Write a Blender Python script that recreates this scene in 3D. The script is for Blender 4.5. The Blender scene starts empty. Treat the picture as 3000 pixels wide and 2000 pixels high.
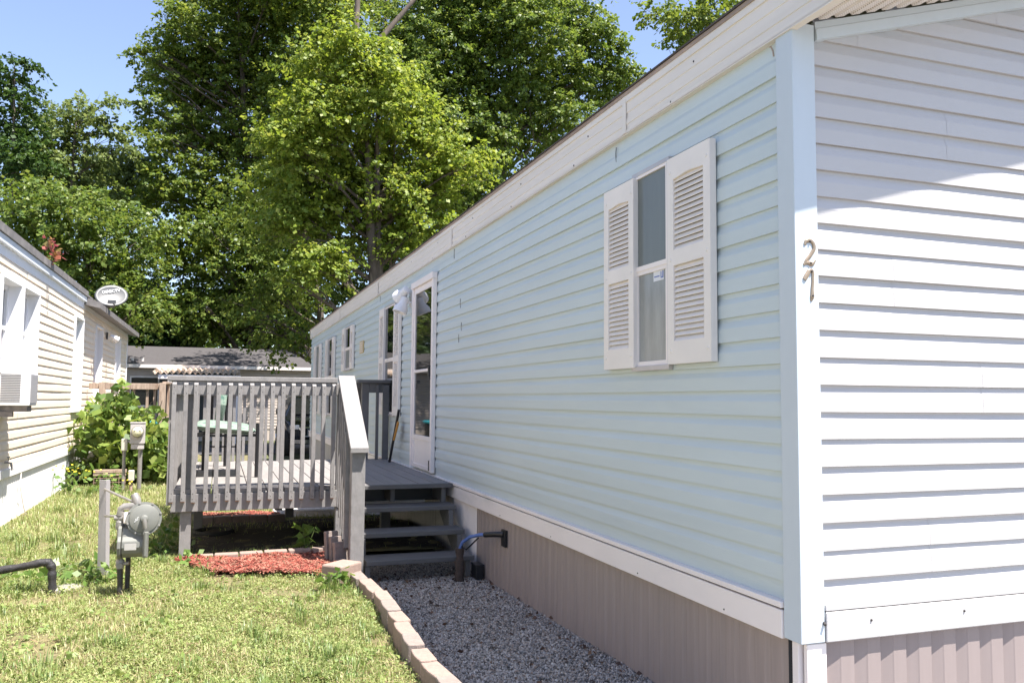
import bpy, bmesh, math, random
import numpy as np
from mathutils import Vector, Matrix
random.seed(11); RNG = np.random.default_rng(7)
S = bpy.context.scene; COL = S.collection
# ------------------------------------------------------------------ camera
yaw, pitch, roll = .3371, .0705, -.0078
F = Vector((math.sin(yaw)*math.cos(pitch), math.cos(yaw)*math.cos(pitch), math.sin(pitch)))
R = Vector((math.cos(yaw), -math.sin(yaw), 0)); U = R.cross(F)
R2 = math.cos(roll)*R - math.sin(roll)*U; U2 = math.sin(roll)*R + math.cos(roll)*U
cd = bpy.data.cameras.new('camera'); cam = bpy.data.objects.new('camera', cd); COL.objects.link(cam)
cam.matrix_world = Matrix(((R2.x, U2.x, -F.x, 0), (R2.y, U2.y, -F.y, 0), (R2.z, U2.z, -F.z, 1.4), (0, 0, 0, 1)))
cd.sensor_width = 36; cd.lens = 36*2434.9/3000; cd.clip_start = .05; cd.clip_end = 2000
S.camera = cam
# ------------------------------------------------------------------ light
SUN = Vector((.31, -.33, 1.0)).normalized()
w = bpy.data.worlds.new('World'); S.world = w; w.use_nodes = True
nt = w.node_tree; bg = nt.nodes['Background']
sky = nt.nodes.new('ShaderNodeTexSky'); sky.sky_type = 'NISHITA'; sky.sun_disc = False
sky.sun_elevation = math.asin(SUN.z); sky.sun_rotation = math.atan2(SUN.x, SUN.y)
sky.air_density = 1.0; sky.dust_density = .6; sky.ozone_density = 4.5
hsv = nt.nodes.new('ShaderNodeHueSaturation'); hsv.inputs['Hue'].default_value = .506; hsv.inputs['Saturation'].default_value = .86
nt.links.new(sky.outputs[0], hsv.inputs['Color']); nt.links.new(hsv.outputs[0], bg.inputs[0]); bg.inputs[1].default_value = .095
sd = bpy.data.lights.new('sun', 'SUN'); sd.energy = 5.0; sd.angle = math.radians(.53); sd.color = (1, .955, .88)
so = bpy.data.objects.new('sun', sd); COL.objects.link(so)
so.rotation_euler = (-SUN).to_track_quat('-Z', 'Y').to_euler(); so.location = (20, -20, 60)
S.view_settings.view_transform = 'Standard'; S.view_settings.look = 'None'
S.view_settings.exposure = 1.56; S.view_settings.gamma = 1
S.cycles.max_bounces = 8; S.cycles.transparent_max_bounces = 8
# ------------------------------------------------------------------ materials
MATS = {}
def mat(name, col, rough=.6, var=.1, scale=5., bump=0., bscale=60., stretch=(1, 1, 1), bstretch=None, metal=0., spec=.5, col2=None, cscale=2.5, cut=.55, soft=.15):
    if name in MATS: return MATS[name]
    m = bpy.data.materials.new(name); m.use_nodes = True; n = m.node_tree.nodes; l = m.node_tree.links
    p = n['Principled BSDF']; p.inputs['Roughness'].default_value = rough; p.inputs['Metallic'].default_value = metal
    p.inputs['Specular IOR Level'].default_value = spec
    tc = n.new('ShaderNodeTexCoord'); mp = n.new('ShaderNodeMapping'); mp.inputs['Scale'].default_value = stretch
    l.new(tc.outputs['Object'], mp.inputs[0])
    nz = n.new('ShaderNodeTexNoise'); nz.inputs['Scale'].default_value = scale; nz.inputs['Detail'].default_value = 6; nz.inputs['Roughness'].default_value = .65
    l.new(mp.outputs[0], nz.inputs[0])
    cr = n.new('ShaderNodeValToRGB'); e = cr.color_ramp.elements
    e[0].position = .3; e[1].position = .7
    e[0].color = (*[c*(1-var) for c in col], 1); e[1].color = (*[min(.95, c*(1+var)) for c in col], 1)
    l.new(nz.outputs[0], cr.inputs[0]); out = cr.outputs[0]
    if col2:
        n2 = n.new('ShaderNodeTexNoise'); n2.inputs['Scale'].default_value = cscale; n2.inputs['Detail'].default_value = 7; n2.inputs['Roughness'].default_value = .7
        l.new(mp.outputs[0], n2.inputs[0])
        c2 = n.new('ShaderNodeValToRGB'); c2.color_ramp.elements[0].position = cut; c2.color_ramp.elements[1].position = cut+soft
        l.new(n2.outputs[0], c2.inputs[0])
        mx = n.new('ShaderNodeMix'); mx.data_type = 'RGBA'; l.new(c2.outputs[0], mx.inputs[0]); l.new(out, mx.inputs[6]); mx.inputs[7].default_value = (*col2, 1)
        out = mx.outputs[2]
    l.new(out, p.inputs['Base Color'])
    if bump:
        mb = n.new('ShaderNodeMapping'); mb.inputs['Scale'].default_value = bstretch or stretch; l.new(tc.outputs['Object'], mb.inputs[0])
        b = n.new('ShaderNodeTexNoise'); b.inputs['Scale'].default_value = bscale; b.inputs['Detail'].default_value = 4; l.new(mb.outputs[0], b.inputs[0])
        bp = n.new('ShaderNodeBump'); bp.inputs['Strength'].default_value = bump; bp.inputs['Distance'].default_value = .01
        l.new(b.outputs[0], bp.inputs['Height']); l.new(bp.outputs[0], p.inputs['Normal'])
    MATS[name] = m; return m
def leafmat(name, cols, trans=.35, rough=.42, tcol=None, spec=.45):
    m = bpy.data.materials.new(name); m.use_nodes = True; n = m.node_tree.nodes; l = m.node_tree.links
    p = n['Principled BSDF']; p.inputs['Roughness'].default_value = rough; p.inputs['Specular IOR Level'].default_value = spec
    g = n.new('ShaderNodeNewGeometry'); cr = n.new('ShaderNodeValToRGB'); e = cr.color_ramp.elements
    while len(e) < len(cols): e.new(.5)
    for i, c in enumerate(cols): e[i].position = i/(len(cols)-1)*.98; e[i].color = (*c, 1)
    l.new(g.outputs['Random Per Island'], cr.inputs[0]); l.new(cr.outputs[0], p.inputs['Base Color'])
    t = n.new('ShaderNodeBsdfTranslucent')
    hs = n.new('ShaderNodeHueSaturation'); hs.inputs['Saturation'].default_value = 1.05; hs.inputs['Value'].default_value = 1.5; hs.inputs['Hue'].default_value = .485
    l.new(cr.outputs[0], hs.inputs['Color']); l.new(hs.outputs[0], t.inputs[0])
    mx = n.new('ShaderNodeMixShader'); mx.inputs[0].default_value = trans
    l.new(p.outputs[0], mx.inputs[1]); l.new(t.outputs[0], mx.inputs[2]); l.new(mx.outputs[0], n['Material Output'].inputs[0])
    return m
M_AQUA = mat('aqua_siding', (.535, .595, .602), .45, .05, 1.5, .10, 14, bstretch=(1, .5, 26), col2=(.55, .60, .585), cscale=1.2, cut=.5, soft=.3, stretch=(1, .25, 2))
M_WHSID = mat('white_siding', (.50, .478, .468), .42, .03, 1.5, .14, 12, bstretch=(.8, 1, 30), col2=(.475, .455, .44), cscale=1.5)
M_POST = mat('pale_blue_trim', (.55, .60, .635), .45, .04, 3, stretch=(1, 1, .3))
M_WHITE = mat('white_trim', (.85, .77, .73), .45, .05, 3, stretch=(1, .4, 1), col2=(.66, .62, .58), cscale=2.2, cut=.6, soft=.2)
M_FASC = mat('weathered_fascia', (.73, .665, .60), .5, .07, 3, stretch=(1, .15, 3), col2=(.50, .46, .40), cscale=2.5, cut=.58, soft=.25)
M_RUST = mat('rusty_drip_edge', (.36, .27, .21), .7, .3, 10, stretch=(1, .3, 1), col2=(.14, .07, .04), cscale=4, cut=.56)
M_SOFF = mat('vinyl_soffit', (.72, .66, .62), .6, .03)
M_TAUPE = mat('taupe_skirting', (.31, .25, .225), .5, .1, 6, stretch=(6, 6, .3), col2=(.25, .21, .185), cscale=2, cut=.55, soft=.3)
M_TAUPE2 = mat('taupe_skirting_end', (.27, .22, .21), .5, .04, 6, stretch=(6, 6, .3))
M_BEIGE = mat('beige_skirting', (.42, .39, .35), .6, .12, 5, stretch=(8, 8, .5), col2=(.25, .22, .18), cscale=3)
M_SHUT = mat('cream_shutter', (.80, .735, .68), .5, .04, 4, col2=(.72, .60, .45), cscale=2, cut=.62)
M_ALU = mat('aluminium', (.50, .47, .46), .4, .06, 8, metal=.35)
M_BLACK = mat('black_plastic', (.012, .012, .014), .4, .2)
M_SHING = mat('brown_shingle', (.07, .055, .05), .9, .3, 30)
M_WOOD = mat('grey_painted_wood', (.215, .203, .20), .6, .16, 5, .25, 18, stretch=(3, 3, 3), bstretch=(5, 5, 1), col2=(.165, .157, .155), cscale=4, cut=.58)
M_DECK = mat('grey_deck_boards', (.235, .215, .205), .65, .12, 4, .2, 20, stretch=(6, .6, 1), bstretch=(8, .6, 1), col2=(.34, .27, .225), cscale=3, cut=.6)
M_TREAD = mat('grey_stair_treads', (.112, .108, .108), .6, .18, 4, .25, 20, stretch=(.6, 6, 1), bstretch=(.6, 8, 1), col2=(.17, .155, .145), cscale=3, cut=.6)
M_ENDGR = mat('bare_wood_end', (.33, .17, .11), .8, .15)
M_BROWN = mat('weathered_brown_wood', (.36, .27, .21), .75, .25, 5, .3, 20, stretch=(6, 6, .8), col2=(.22, .14, .10), cscale=3, cut=.52)
M_NAIL = mat('nail', (.03, .025, .025), .6, .1)
M_CREAM = mat('cream_siding', (.83, .71, .575), .5, .04, 2, .15, 12, bstretch=(1, .5, 24))
M_WALLW = mat('white_vinyl', (.80, .79, .80), .5, .04, 3, stretch=(5, 5, .4))
M_ROOFG = mat('grey_roof_edge', (.17, .155, .15), .6, .2, 6, col2=(.30, .27, .25), cscale=3)
M_BGSID = mat('tan_siding', (.50, .42, .37), .6, .05)
M_BGROOF = mat('grey_shingles', (.06, .054, .056), .9, .2, 9, .5, 30, stretch=(1, 3, 3), bstretch=(1, 4, 4))
M_GLASSD = mat('dark_window_glass', (.012, .013, .013), .03, .1, spec=.9)
M_GLASSG = mat('curtained_glass', (.15, .165, .155), .28, .12, 2.2, stretch=(1, 3, .7), spec=.35)
M_GLASSL = mat('curtained_lower_glass', (.27, .275, .26), .22, .3, 1.6, stretch=(1, 4, 1), spec=.45)
M_LAMPW = mat('white_lamp_paint', (.78, .755, .74), .35, .04)
M_BRASS = mat('aged_brass', (.36, .27, .19), .35, .15, 20, metal=.65)
M_GRAY = mat('meter_grey_paint', (.165, .165, .15), .45, .1, 10, col2=(.12, .10, .08), cscale=7, cut=.62, soft=.1)
M_PIPE = mat('galvanised_pipe', (.25, .235, .22), .4, .15, 12, metal=.2)
M_PINK = mat('faded_steel_post', (.33, .31, .315), .55, .1, 8, stretch=(1, 1, .3))
M_WRAP = mat('black_wrap', (.028, .026, .028), .5, .4, 25, .6, 30)
M_CONC = mat('concrete', (.27, .25, .225), .9, .1, 20, .3, 80)
M_BLOCK = mat('tan_block', (.27, .195, .165), .9, .14, 30, .4, 120, col2=(.22, .175, .155), cscale=4)
M_BLOCK2 = mat('grey_tan_block', (.225, .18, .16), .9, .16, 30, .4, 120, col2=(.27, .205, .175), cscale=5)
M_BARK = mat('bark', (.095, .072, .058), .9, .35, 6, .8, 14, stretch=(3, 3, .6), bstretch=(3, 3, .6), col2=(.20, .165, .14), cscale=2)
M_SOIL = mat('lawn_soil', (.14, .12, .055), .95, .35, 5, .6, 40, col2=(.17, .11, .07), cscale=2.2, cut=.56, soft=.2)
M_GROUND = mat('rough_ground', (.09, .10, .04), .95, .3, 1.5, col2=(.12, .10, .06), cscale=.7)
M_GRAVB = mat('gravel_bed', (.20, .18, .165), .95, .4, 60, .8, 90)
mat('pale_gravel', (.48, .45, .43), .95, .4, 50, .8, 70)
M_ASPH = mat('asphalt', (.06, .058, .06), .9, .2, 20, .3, 60, col2=(.15, .14, .13), cscale=.5, cut=.58)
M_MULCHB = mat('mulch_bed', (.20, .045, .03), .95, .4, 20, .8, 40)
M_CAR = mat('black_car_paint', (.006, .007, .009), .12, .1, spec=.6)
M_CHROME = mat('chrome', (.7, .7, .72), .12, .03, metal=1)
M_TYRE = mat('tyre', (.02, .02, .02), .8, .1)
M_TEAL = mat('teal_plastic', (.03, .28, .34), .4, .05)
M_MINT = mat('mint_leaf_fabric', (.19, .245, .195), .85, .1, 9, .2, 60, col2=(.06, .13, .10), cscale=9, cut=.53, soft=.06, stretch=(1, 2.5, 1))
M_ORANGE = mat('orange_plastic', (.50, .22, .03), .45, .08)
M_BLUE = mat('blue_pipe', (.10, .17, .42), .4, .05)
M_DARKHOLE = mat('dark_recess', (.02, .02, .022), .9, .1)
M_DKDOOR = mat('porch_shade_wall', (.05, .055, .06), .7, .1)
M_DISH = mat('dish_grey', (.07, .07, .073), .45, .03)
M_SIGNW = mat('white_lettering', (.70, .70, .70), .5, .01)
M_STICK = mat('sticker_white', (.72, .72, .74), .5, .02)
M_STICKB = mat('sticker_blue', (.12, .17, .42), .5, .02)
M_YEL = mat('yellow_vent', (.55, .42, .22), .6, .08)
M_RUSTO = mat('rusty_cage', (.24, .16, .13), .8, .3, 30)
# ------------------------------------------------------------------ object helpers
WP = {}
def tag(o, label=None, cat=None, group=None, kind=None):
    if label: o['label'] = label
    if cat: o['category'] = cat
    if group: o['group'] = group
    if kind: o['kind'] = kind
    return o
def thing(name, label, cat, loc, group=None):
    o = bpy.data.objects.new(name, None); COL.objects.link(o); o.location = loc; o.empty_display_size = .2
    WP[o] = Vector(loc); return tag(o, label, cat, group)
class MB:
    def __init__(s): s.v = []; s.f = []
    def add(s, vs, fs):
        b = len(s.v); s.v += [tuple(x) for x in vs]; s.f += [tuple(i+b for i in q) for q in fs]; return s
    def box(s, x0, x1, y0, y1, z0, z1, m=None):
        vs = [Vector(p) for p in ((x0, y0, z0), (x1, y0, z0), (x1, y1, z0), (x0, y1, z0), (x0, y0, z1), (x1, y0, z1), (x1, y1, z1), (x0, y1, z1))]
        if m: vs = [m @ p for p in vs]
        return s.add(vs, [(0, 3, 2, 1), (4, 5, 6, 7), (0, 1, 5, 4), (1, 2, 6, 5), (2, 3, 7, 6), (3, 0, 4, 7)])
    def hexa(s, p): return s.add(p, [(0, 3, 2, 1), (4, 5, 6, 7), (0, 1, 5, 4), (1, 2, 6, 5), (2, 3, 7, 6), (3, 0, 4, 7)])
    def prism(s, poly, ext):       # poly: 3d points, ext: vector
        n = len(poly); e = Vector(ext); a = [Vector(p) for p in poly]
        return s.add(a+[p+e for p in a], [tuple(range(n-1, -1, -1)), tuple(range(n, 2*n))]+[(i, (i+1) % n, n+(i+1) % n, n+i) for i in range(n)])
    def tube(s, pts, r, seg=12, cap=True):
        pts = [Vector(p) for p in pts]; rs = r if isinstance(r, (list, tuple)) else [r]*len(pts)
        b = len(s.v); up = None
        for i, p in enumerate(pts):
            d = (pts[min(i+1, len(pts)-1)]-pts[max(i-1, 0)]).normalized()
            if up is None: up = d.orthogonal().normalized()
            else:
                up = (up-d*up.dot(d)); up = up.normalized() if up.length > 1e-6 else d.orthogonal().normalized()
            sd_ = d.cross(up)
            for k in range(seg):
                a = 2*math.pi*k/seg; s.v.append(tuple(p+(up*math.cos(a)+sd_*math.sin(a))*rs[i]))
        for i in range(len(pts)-1):
            for k in range(seg):
                k2 = (k+1) % seg; s.f.append((b+i*seg+k, b+i*seg+k2, b+(i+1)*seg+k2, b+(i+1)*seg+k))
        if cap:
            s.f.append(tuple(b+k for k in range(seg-1, -1, -1))); e = b+(len(pts)-1)*seg; s.f.append(tuple(e+k for k in range(seg)))
        return s
    def lathe(s, prof, origin, axis, seg=24):   # prof: (along axis, radius)
        o = Vector(origin); ax = Vector(axis).normalized(); pts = [o+ax*a for a, r in prof]
        b = len(s.v); u = ax.orthogonal().normalized(); v = ax.cross(u)
        for p, (a, r) in zip(pts, prof):
            for k in range(seg):
                t = 2*math.pi*k/seg; s.v.append(tuple(p+(u*math.cos(t)+v*math.sin(t))*max(r, 1e-4)))
        for i in range(len(prof)-1):
            for k in range(seg):
                k2 = (k+1) % seg; s.f.append((b+i*seg+k, b+i*seg+k2, b+(i+1)*seg+k2, b+(i+1)*seg+k))
        s.f.append(tuple(b+k for k in range(seg-1, -1, -1))); e = b+(len(prof)-1)*seg; s.f.append(tuple(e+k for k in range(seg)))
        return s
    def build(s, name, m, parent=None, smooth=False, bevel=0., base=None, label=None, cat=None, group=None, kind=None):
        me = bpy.data.meshes.new(name); o0 = WP[parent] if parent else Vector(base or (0, 0, 0))
        me.from_pydata([tuple(Vector(v)-o0) for v in s.v], [], s.f); me.update()
        if smooth: me.shade_smooth()
        me.materials.append(m)
        o = bpy.data.objects.new(name, me); COL.objects.link(o)
        if smooth == 'auto' or (smooth and True):
            try: me.set_sharp_from_angle(angle=math.radians(40))
            except Exception: pass
        if parent: o.parent = parent; WP[o] = WP[parent]
        else: o.location = o0; WP[o] = o0
        if bevel:
            b = o.modifiers.new('bevel', 'BEVEL'); b.width = bevel; b.segments = 2; b.limit_method = 'ANGLE'
        return tag(o, label, cat, group, kind)
def islands(mb, name, m, parent, **kw):
    n = len(mb.v); p = list(range(n))
    def f(a):
        while p[a] != a: p[a] = p[p[a]]; a = p[a]
        return a
    for q in mb.f:
        for b in q[1:]: p[f(b)] = f(q[0])
    g = {}
    for q in mb.f: g.setdefault(f(q[0]), []).append(q)
    for fs in g.values():
        ids = sorted({i for q in fs for i in q}); mp = {a: i for i, a in enumerate(ids)}
        o = MB(); o.add([mb.v[i] for i in ids], [tuple(mp[i] for i in q) for q in fs]); o.build(name, m, parent, **kw)
def raw(name, V, Fc, m, parent=None, base=(0, 0, 0), k=None):
    """numpy mesh: V (n,3), Fc (m,k) equal-size faces"""
    me = bpy.data.meshes.new(name); V = np.asarray(V, np.float32); Fc = np.asarray(Fc, np.int32)
    o0 = WP[parent] if parent else Vector(base); V = V-np.array(o0, np.float32)
    me.vertices.add(len(V)); me.vertices.foreach_set('co', V.ravel())
    nf, kk = Fc.shape
    me.loops.add(nf*kk); me.loops.foreach_set('vertex_index', Fc.ravel())
    me.polygons.add(nf); me.polygons.foreach_set('loop_start', np.arange(0, nf*kk, kk, dtype=np.int32))
    me.update(calc_edges=True); me.materials.append(m)
    o = bpy.data.objects.new(name, me); COL.objects.link(o)
    if parent: o.parent = parent
    else: o.location = o0
    WP[o] = o0; return o
def text_mesh(name, txt, size, m, parent, mw, ext=.002, shear=0.):
    cu = bpy.data.curves.new(name, 'FONT'); cu.body = txt; cu.size = size; cu.extrude = ext; cu.align_x = 'CENTER'; cu.align_y = 'CENTER'; cu.shear = shear
    t = bpy.data.objects.new(name, cu); COL.objects.link(t); bpy.context.view_layer.update()
    me = bpy.data.meshes.new_from_object(t.evaluated_get(bpy.context.evaluated_depsgraph_get()))
    bpy.data.objects.remove(t)
    me.transform(Matrix.Translation(-WP[parent]) @ mw); me.materials.clear(); me.materials.append(m)
    o = bpy.data.objects.new(name, me); COL.objects.link(o); o.parent = parent; WP[o] = WP[parent]; return o
# ------------------------------------------------------------------ ground
def h_gravel(x, y): return np.clip(.03-.02*(y-4.5), -.03, .06)
def sm(x, a, b): t = np.clip((x-a)/(b-a), 0, 1); return t*t*(3-2*t)
BL = [(.959, 6.36), (.993, 5.93), (1.03, 5.49), (1.024, 5.235), (1.013, 4.96), (1.012, 4.725), (.999, 4.47), (.993, 4.23), (.995, 4.01), (1.005, 3.765), (1.02, 3.52), (1.04, 3.28), (1.06, 3.04), (1.08, 2.8)]
by = np.array([p[1] for p in BL][::-1]); bx = np.array([p[0] for p in BL][::-1])
def xb(y): return np.where(y < 6.36, np.interp(y, by, bx), np.where(y < 7.25, .98, np.where(y < 10.6, 1.95, .74)))
def h_lawn(x, y):
    e = .05+.05*sm(y, 4.6, 6.4)*1.0+.045*sm(.95-x, 0, 1.3)*sm(6.2-y, 0, 1)
    e = e-.16*sm(x, -.7, -.2)*sm(y, 8.6, 10.5)
    return e-.02*sm(x-xb(y)+.16, 0, .12)*(y < 6.5)+.010*np.sin(x*23+y*9)*np.sin(y*19-x*7)*(y < 9)+.014*np.sin(x*5.1+y*2.3)*np.sin(y*3.7-x*1.9)+.006*np.sin(x*13+y*11)
mb = MB(); mb.add([(-400, -200, -.06), (400, -200, -.06), (400, 600, -.06), (-400, 600, -.06)], [(0, 1, 2, 3)]); mb.build('ground', M_GROUND, kind='structure')
ys = np.concatenate([np.arange(2.2, 8, .045), np.arange(8, 22.4, .3)]); V = []; Fc = []; nx = 130
for y in ys:
    for i in range(nx+1):
        t = i/nx; x = -9+(float(xb(np.array(y)))+9)*(1-(1-t)**2.2); V.append((x, y, float(h_lawn(np.array(x), np.array(y)))))
for j in range(len(ys)-1):
    for i in range(nx): a = j*(nx+1)+i; Fc.append((a, a+1, a+nx+2, a+nx+1))
lw = raw('lawn', V, Fc, M_SOIL); lw['kind'] = 'structure'; lw.data.shade_smooth()
V = []; Fc = []; ys = np.arange(1.0, 7.8, .1); xs = np.linspace(.8, 2.06, 16)
for y in ys:
    for x in xs: V.append((x, y, float(h_gravel(x, y))-.012))
for j in range(len(ys)-1):
    for i in range(15): a = j*16+i; Fc.append((a, a+1, a+17, a+16))
g = raw('gravel_path', V, Fc, M_GRAVB); g['kind'] = 'structure'
mb = MB(); mb.add([(.70, 10.62, -.045), (1.2, 10.55, -.045), (2.03, 10.5, -.045), (2.03, 20, -.045), (.72, 20, -.045)], [(0, 1, 2, 3, 4)]); mb.build('gravel_yard', mat('pale_gravel', ()), kind='structure')
mb = MB(); mb.add([(2.03, 1.0, -.03), (40, 1.0, -.03), (40, 2.56, -.03), (2.03, 2.56, -.03)], [(0, 1, 2, 3)]); mb.build('side_path', mat('worn_gravel', (.26, .245, .23), .95, .3, 30, .5, 60), kind='structure')
mb = MB(); mb.add([(-14, -12, .02), (40, -12, .02), (40, 1.0, .02), (-14, 1.0, .02)], [(0, 1, 2, 3)]); mb.build('driveway', mat('dark_gravel_drive', (.15, .14, .135), .95, .3, 20, .4, 60), kind='structure')
mb = MB(); mb.add([(-40, 22.6, -.03), (40, 22.6, -.03), (40, 27.3, -.03), (-40, 27.3, -.03)], [(0, 1, 2, 3)]); mb.build('road', M_ASPH, kind='structure')
# ------------------------------------------------------------------ blue mobile home
XW, YC, YE = 2.005, 2.544, 20.0
HM = thing('mobile_home', 'long pale aqua mobile home with cream shutters and taupe skirting on the right', 'mobile home', (2.0, 2.544, 0))
H = .1016
PROF = [(H, 0.), (.091, .0008), (.080, .0045), (.068, .0105), (.060, .0150), (.055, .0165), (0., .0178), (0., 0.)]
def siding(mb, fmap, t0, t1, zbots, opens=(), clip=None, seams=(), step=.0022, seg=.45, wav=.0012, dep=1.):
    for ci, zb in enumerate(zbots):
        r = [(t0, t1)]
        if clip: r = [clip(zb)]
        for (a, b, z0, z1) in opens:
            if zb+H > z0+.02 and zb < z1-.02:
                nr = []
                for (p, q) in r:
                    if a > p: nr.append((p, min(a, q)))
                    if b < q: nr.append((max(b, p), q))
                r = nr
        sl = [s+(ci//2*.73 % 1.9)-.9 for s in seams]
        for (p, q) in r:
            if q-p < .01: continue
            cuts = sorted([s for s in sl if p+.1 < s < q-.1]); edges = [p]+cuts+[q]
            for si in range(len(edges)-1):
                a, b = edges[si], edges[si+1]; n = max(1, int((b-a)/seg)); off = step*(si % 2)
                base = len(mb.v); vs = []
                for i in range(n+1):
                    t = a+(b-a)*i/n; wv = wav*(math.sin(t*2.1+ci*1.7)+math.sin(t*.77+ci*2.9))
                    for (dz, o) in PROF: vs.append(fmap(t, (o*dep+off+wv) if o > 0 else 0, zb+dz+(.0012*math.sin(t*.9+ci) if dz < H else 0)))
                k = len(PROF); fs = []
                for i in range(n):
                    for j in range(k-1): c = i*k+j; fs.append((c, c+1, c+k+1, c+k))
                mb.add(vs, fs)
WB = 2.018   # plane behind the laps of the long wall
mb = MB(); siding(mb, lambda t, o, z: (WB-o, t, z), 2.62, YE, [2.666-H*i for i in range(20)][::-1], seams=(8.1,), step=.0008, dep=.74)
mb.box(WB-.006, WB+.02, 2.62, YE, 2.737, 2.835); mb.box(WB-.002, WB+.05, 2.62, YE, .57, 2.75); mb.box(2.05, 6.15, YE-.02, YE, .5, 2.8)
mb.build('long_wall', M_AQUA, HM)
RK = .288
def rake(x): return 2.853+RK*(min(x, 4.1)-2.1) if x <= 4.1 else 2.853+RK*(2.0-(x-4.1))
def clipf(zb):
    zc = zb+H*.02
    if zc < 2.78: return (2.09, 6.12)
    d = (zc-2.79)/RK; return (2.1+d, 6.1-d)
EB = YC+.004
mb = MB(); siding(mb, lambda t, o, z: (t, EB-o, z), 2.09, 6.12, [1.468+H*i for i in range(-9, 20)], clip=clipf, seams=(2.78, 4.6), step=.0006, dep=.70)
mb.prism([(2.05, EB+.002, .57), (6.15, EB+.002, .57), (6.15, EB+.002, 2.80), (4.1, EB+.002, 3.40), (2.05, EB+.002, 2.80)], (0, .05, 0))
mb.build('end_wall', M_WHSID, HM)
# corner post (L)
mb = MB(); mb.prism([(1.993, 2.527, .535), (2.097, 2.527, .535), (2.097, 2.552, .535), (2.03, 2.552, .535), (2.03, 2.625, .535), (1.993, 2.625, .535)], (0, 0, 2.30))
mb.build('corner_post', M_POST, HM, bevel=.003)
# fascia on long side with ribs
mb = MB(); zs = [2.811+(z-2.786)*1.1 for z in (2.786, 2.80, 2.800, 2.828, 2.830, 2.856, 2.858, 2.884, 2.886, 2.935, 2.937, 2.975)]
xs = [x+.033 for x in (1.950, 1.950, 1.956, 1.956, 1.953, 1.953, 1.957, 1.957, 1.954, 1.954, 1.948, 1.948)]
YF0, YF1 = 2.275, 20.15
n = 40; vs = []
for i in range(n+1):
    y = YF0+(YF1-YF0)*i/n; wv = .003*math.sin(y*1.3)+.002*math.sin(y*3.1)
    for x, z in zip(xs, zs): vs.append((x+.4*wv, y, z+wv*.6))
k = len(zs); mb.add(vs, [(i*k+j, i*k+k+j, i*k+k+j+1, i*k+j+1) for i in range(n) for j in range(k-1)])
mb.box(1.985, WB, YF0, YF1, 2.804, 2.811); mb.box(1.994, 2.0, YF0, YF1, 2.812, 3.0)
fas = mb.build('fascia', M_FASC, HM)
for y in (3.9, 7.4, 11.2, 15.0):
    mb = MB(); mb.box(1.9785, 1.984, y-.04, y, 2.811, 3.016); mb.build('fascia_joint', M_FASC, fas)
mb = MB()
for y in (3.2, 4.35, 5.5, 6.7, 7.9, 9.1): mb.lathe([(0, .006), (.004, .004)], (1.987, y, 2.94), (-1, 0, 0), 8); mb.lathe([(0, .007), (.004, .004)], (1.984, y+.2, 2.820), (-1, 0, 0), 8)
islands(mb, 'fascia_nail', M_NAIL, fas)
mb = MB(); mb.box(1.976, 2.02, YF0-.005, YF1, 3.019, 3.030); mb.box(1.976, 1.981, YF0-.005, YF1, 3.010, 3.019); mb.build('drip_edge', M_RUST, HM)
mb = MB()
def roofpl(xa, xr):
    q = [(xa, YF0-.01, 3.031), (xr, YF0-.01, 3.031+RK*2.13), (xr, YF1, 3.031+RK*2.13), (xa, YF1, 3.031)]
    mb.hexa(q+[(x, y, z+.009) for x, y, z in q])
roofpl(1.970, 4.1); roofpl(6.245, 4.1)
mb.build('roof', M_SHING, HM)
for y, z0, z1 in ((7.12, 2.215, 2.300), (7.08, 2.012, 2.085), (7.16, 1.912, 1.985), (4.02, 2.70, 2.782), (7.35, 2.70, 2.79), (11.1, 2.70, 2.79)):
    mb = MB(); mb.tube([(2.0045, y+.012*math.sin(t*3)*.5, z0+(z1-z0)*t) for t in np.linspace(0, 1, 6)], .0022, 6); mb.build('siding_gap', M_DARKHOLE, HM)
# gable overhang: soffit with grooves, rake fascia, frieze
mb = MB(); x = 1.99; vs = []; fs = []
i = 0
while x < 4.1:
    for (dx, dz) in ((0, 0), (.018, .0), (.024, .009), (.05, .009), (.056, 0)):
        if x+dx < 4.1: vs += [(x+dx, YF0+.005, rake(x+dx)+dz), (x+dx, YC-.018, rake(x+dx)+dz)]
    x += .0762
mb.add(vs, [(2*i, 2*i+1, 2*i+3, 2*i+2) for i in range(len(vs)//2-1)])
mb.add([(4.1, YF0+.005, rake(4.1)), (4.1, YC, rake(4.1)), (6.2, YC, 2.86), (6.2, YF0+.005, 2.86)], [(0, 1, 2, 3)])
def soffmat():
    m = bpy.data.materials.new('perforated_soffit'); m.use_nodes = True; n = m.node_tree.nodes; l = m.node_tree.links; p = n['Principled BSDF']; p.inputs['Roughness'].default_value = .6
    tc = n.new('ShaderNodeTexCoord'); mp = n.new('ShaderNodeMapping'); mp.inputs['Scale'].default_value = (95, 95, 0); l.new(tc.outputs['Object'], mp.inputs[0])
    vo = n.new('ShaderNodeTexVoronoi'); vo.inputs['Randomness'].default_value = 0; vo.inputs['Scale'].default_value = 1; vo.voronoi_dimensions = '2D'; l.new(mp.outputs[0], vo.inputs['Vector'])
    cr = n.new('ShaderNodeValToRGB'); cr.color_ramp.elements[0].position = .2; cr.color_ramp.elements[1].position = .26
    cr.color_ramp.elements[0].color = (.46, .39, .34, 1); cr.color_ramp.elements[1].color = (.80, .725, .665, 1)
    l.new(vo.outputs['Distance'], cr.inputs[0]); l.new(cr.outputs[0], p.inputs['Base Color']); return m
mb.build('gable_soffit', soffmat(), HM)
mb = MB()
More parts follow.
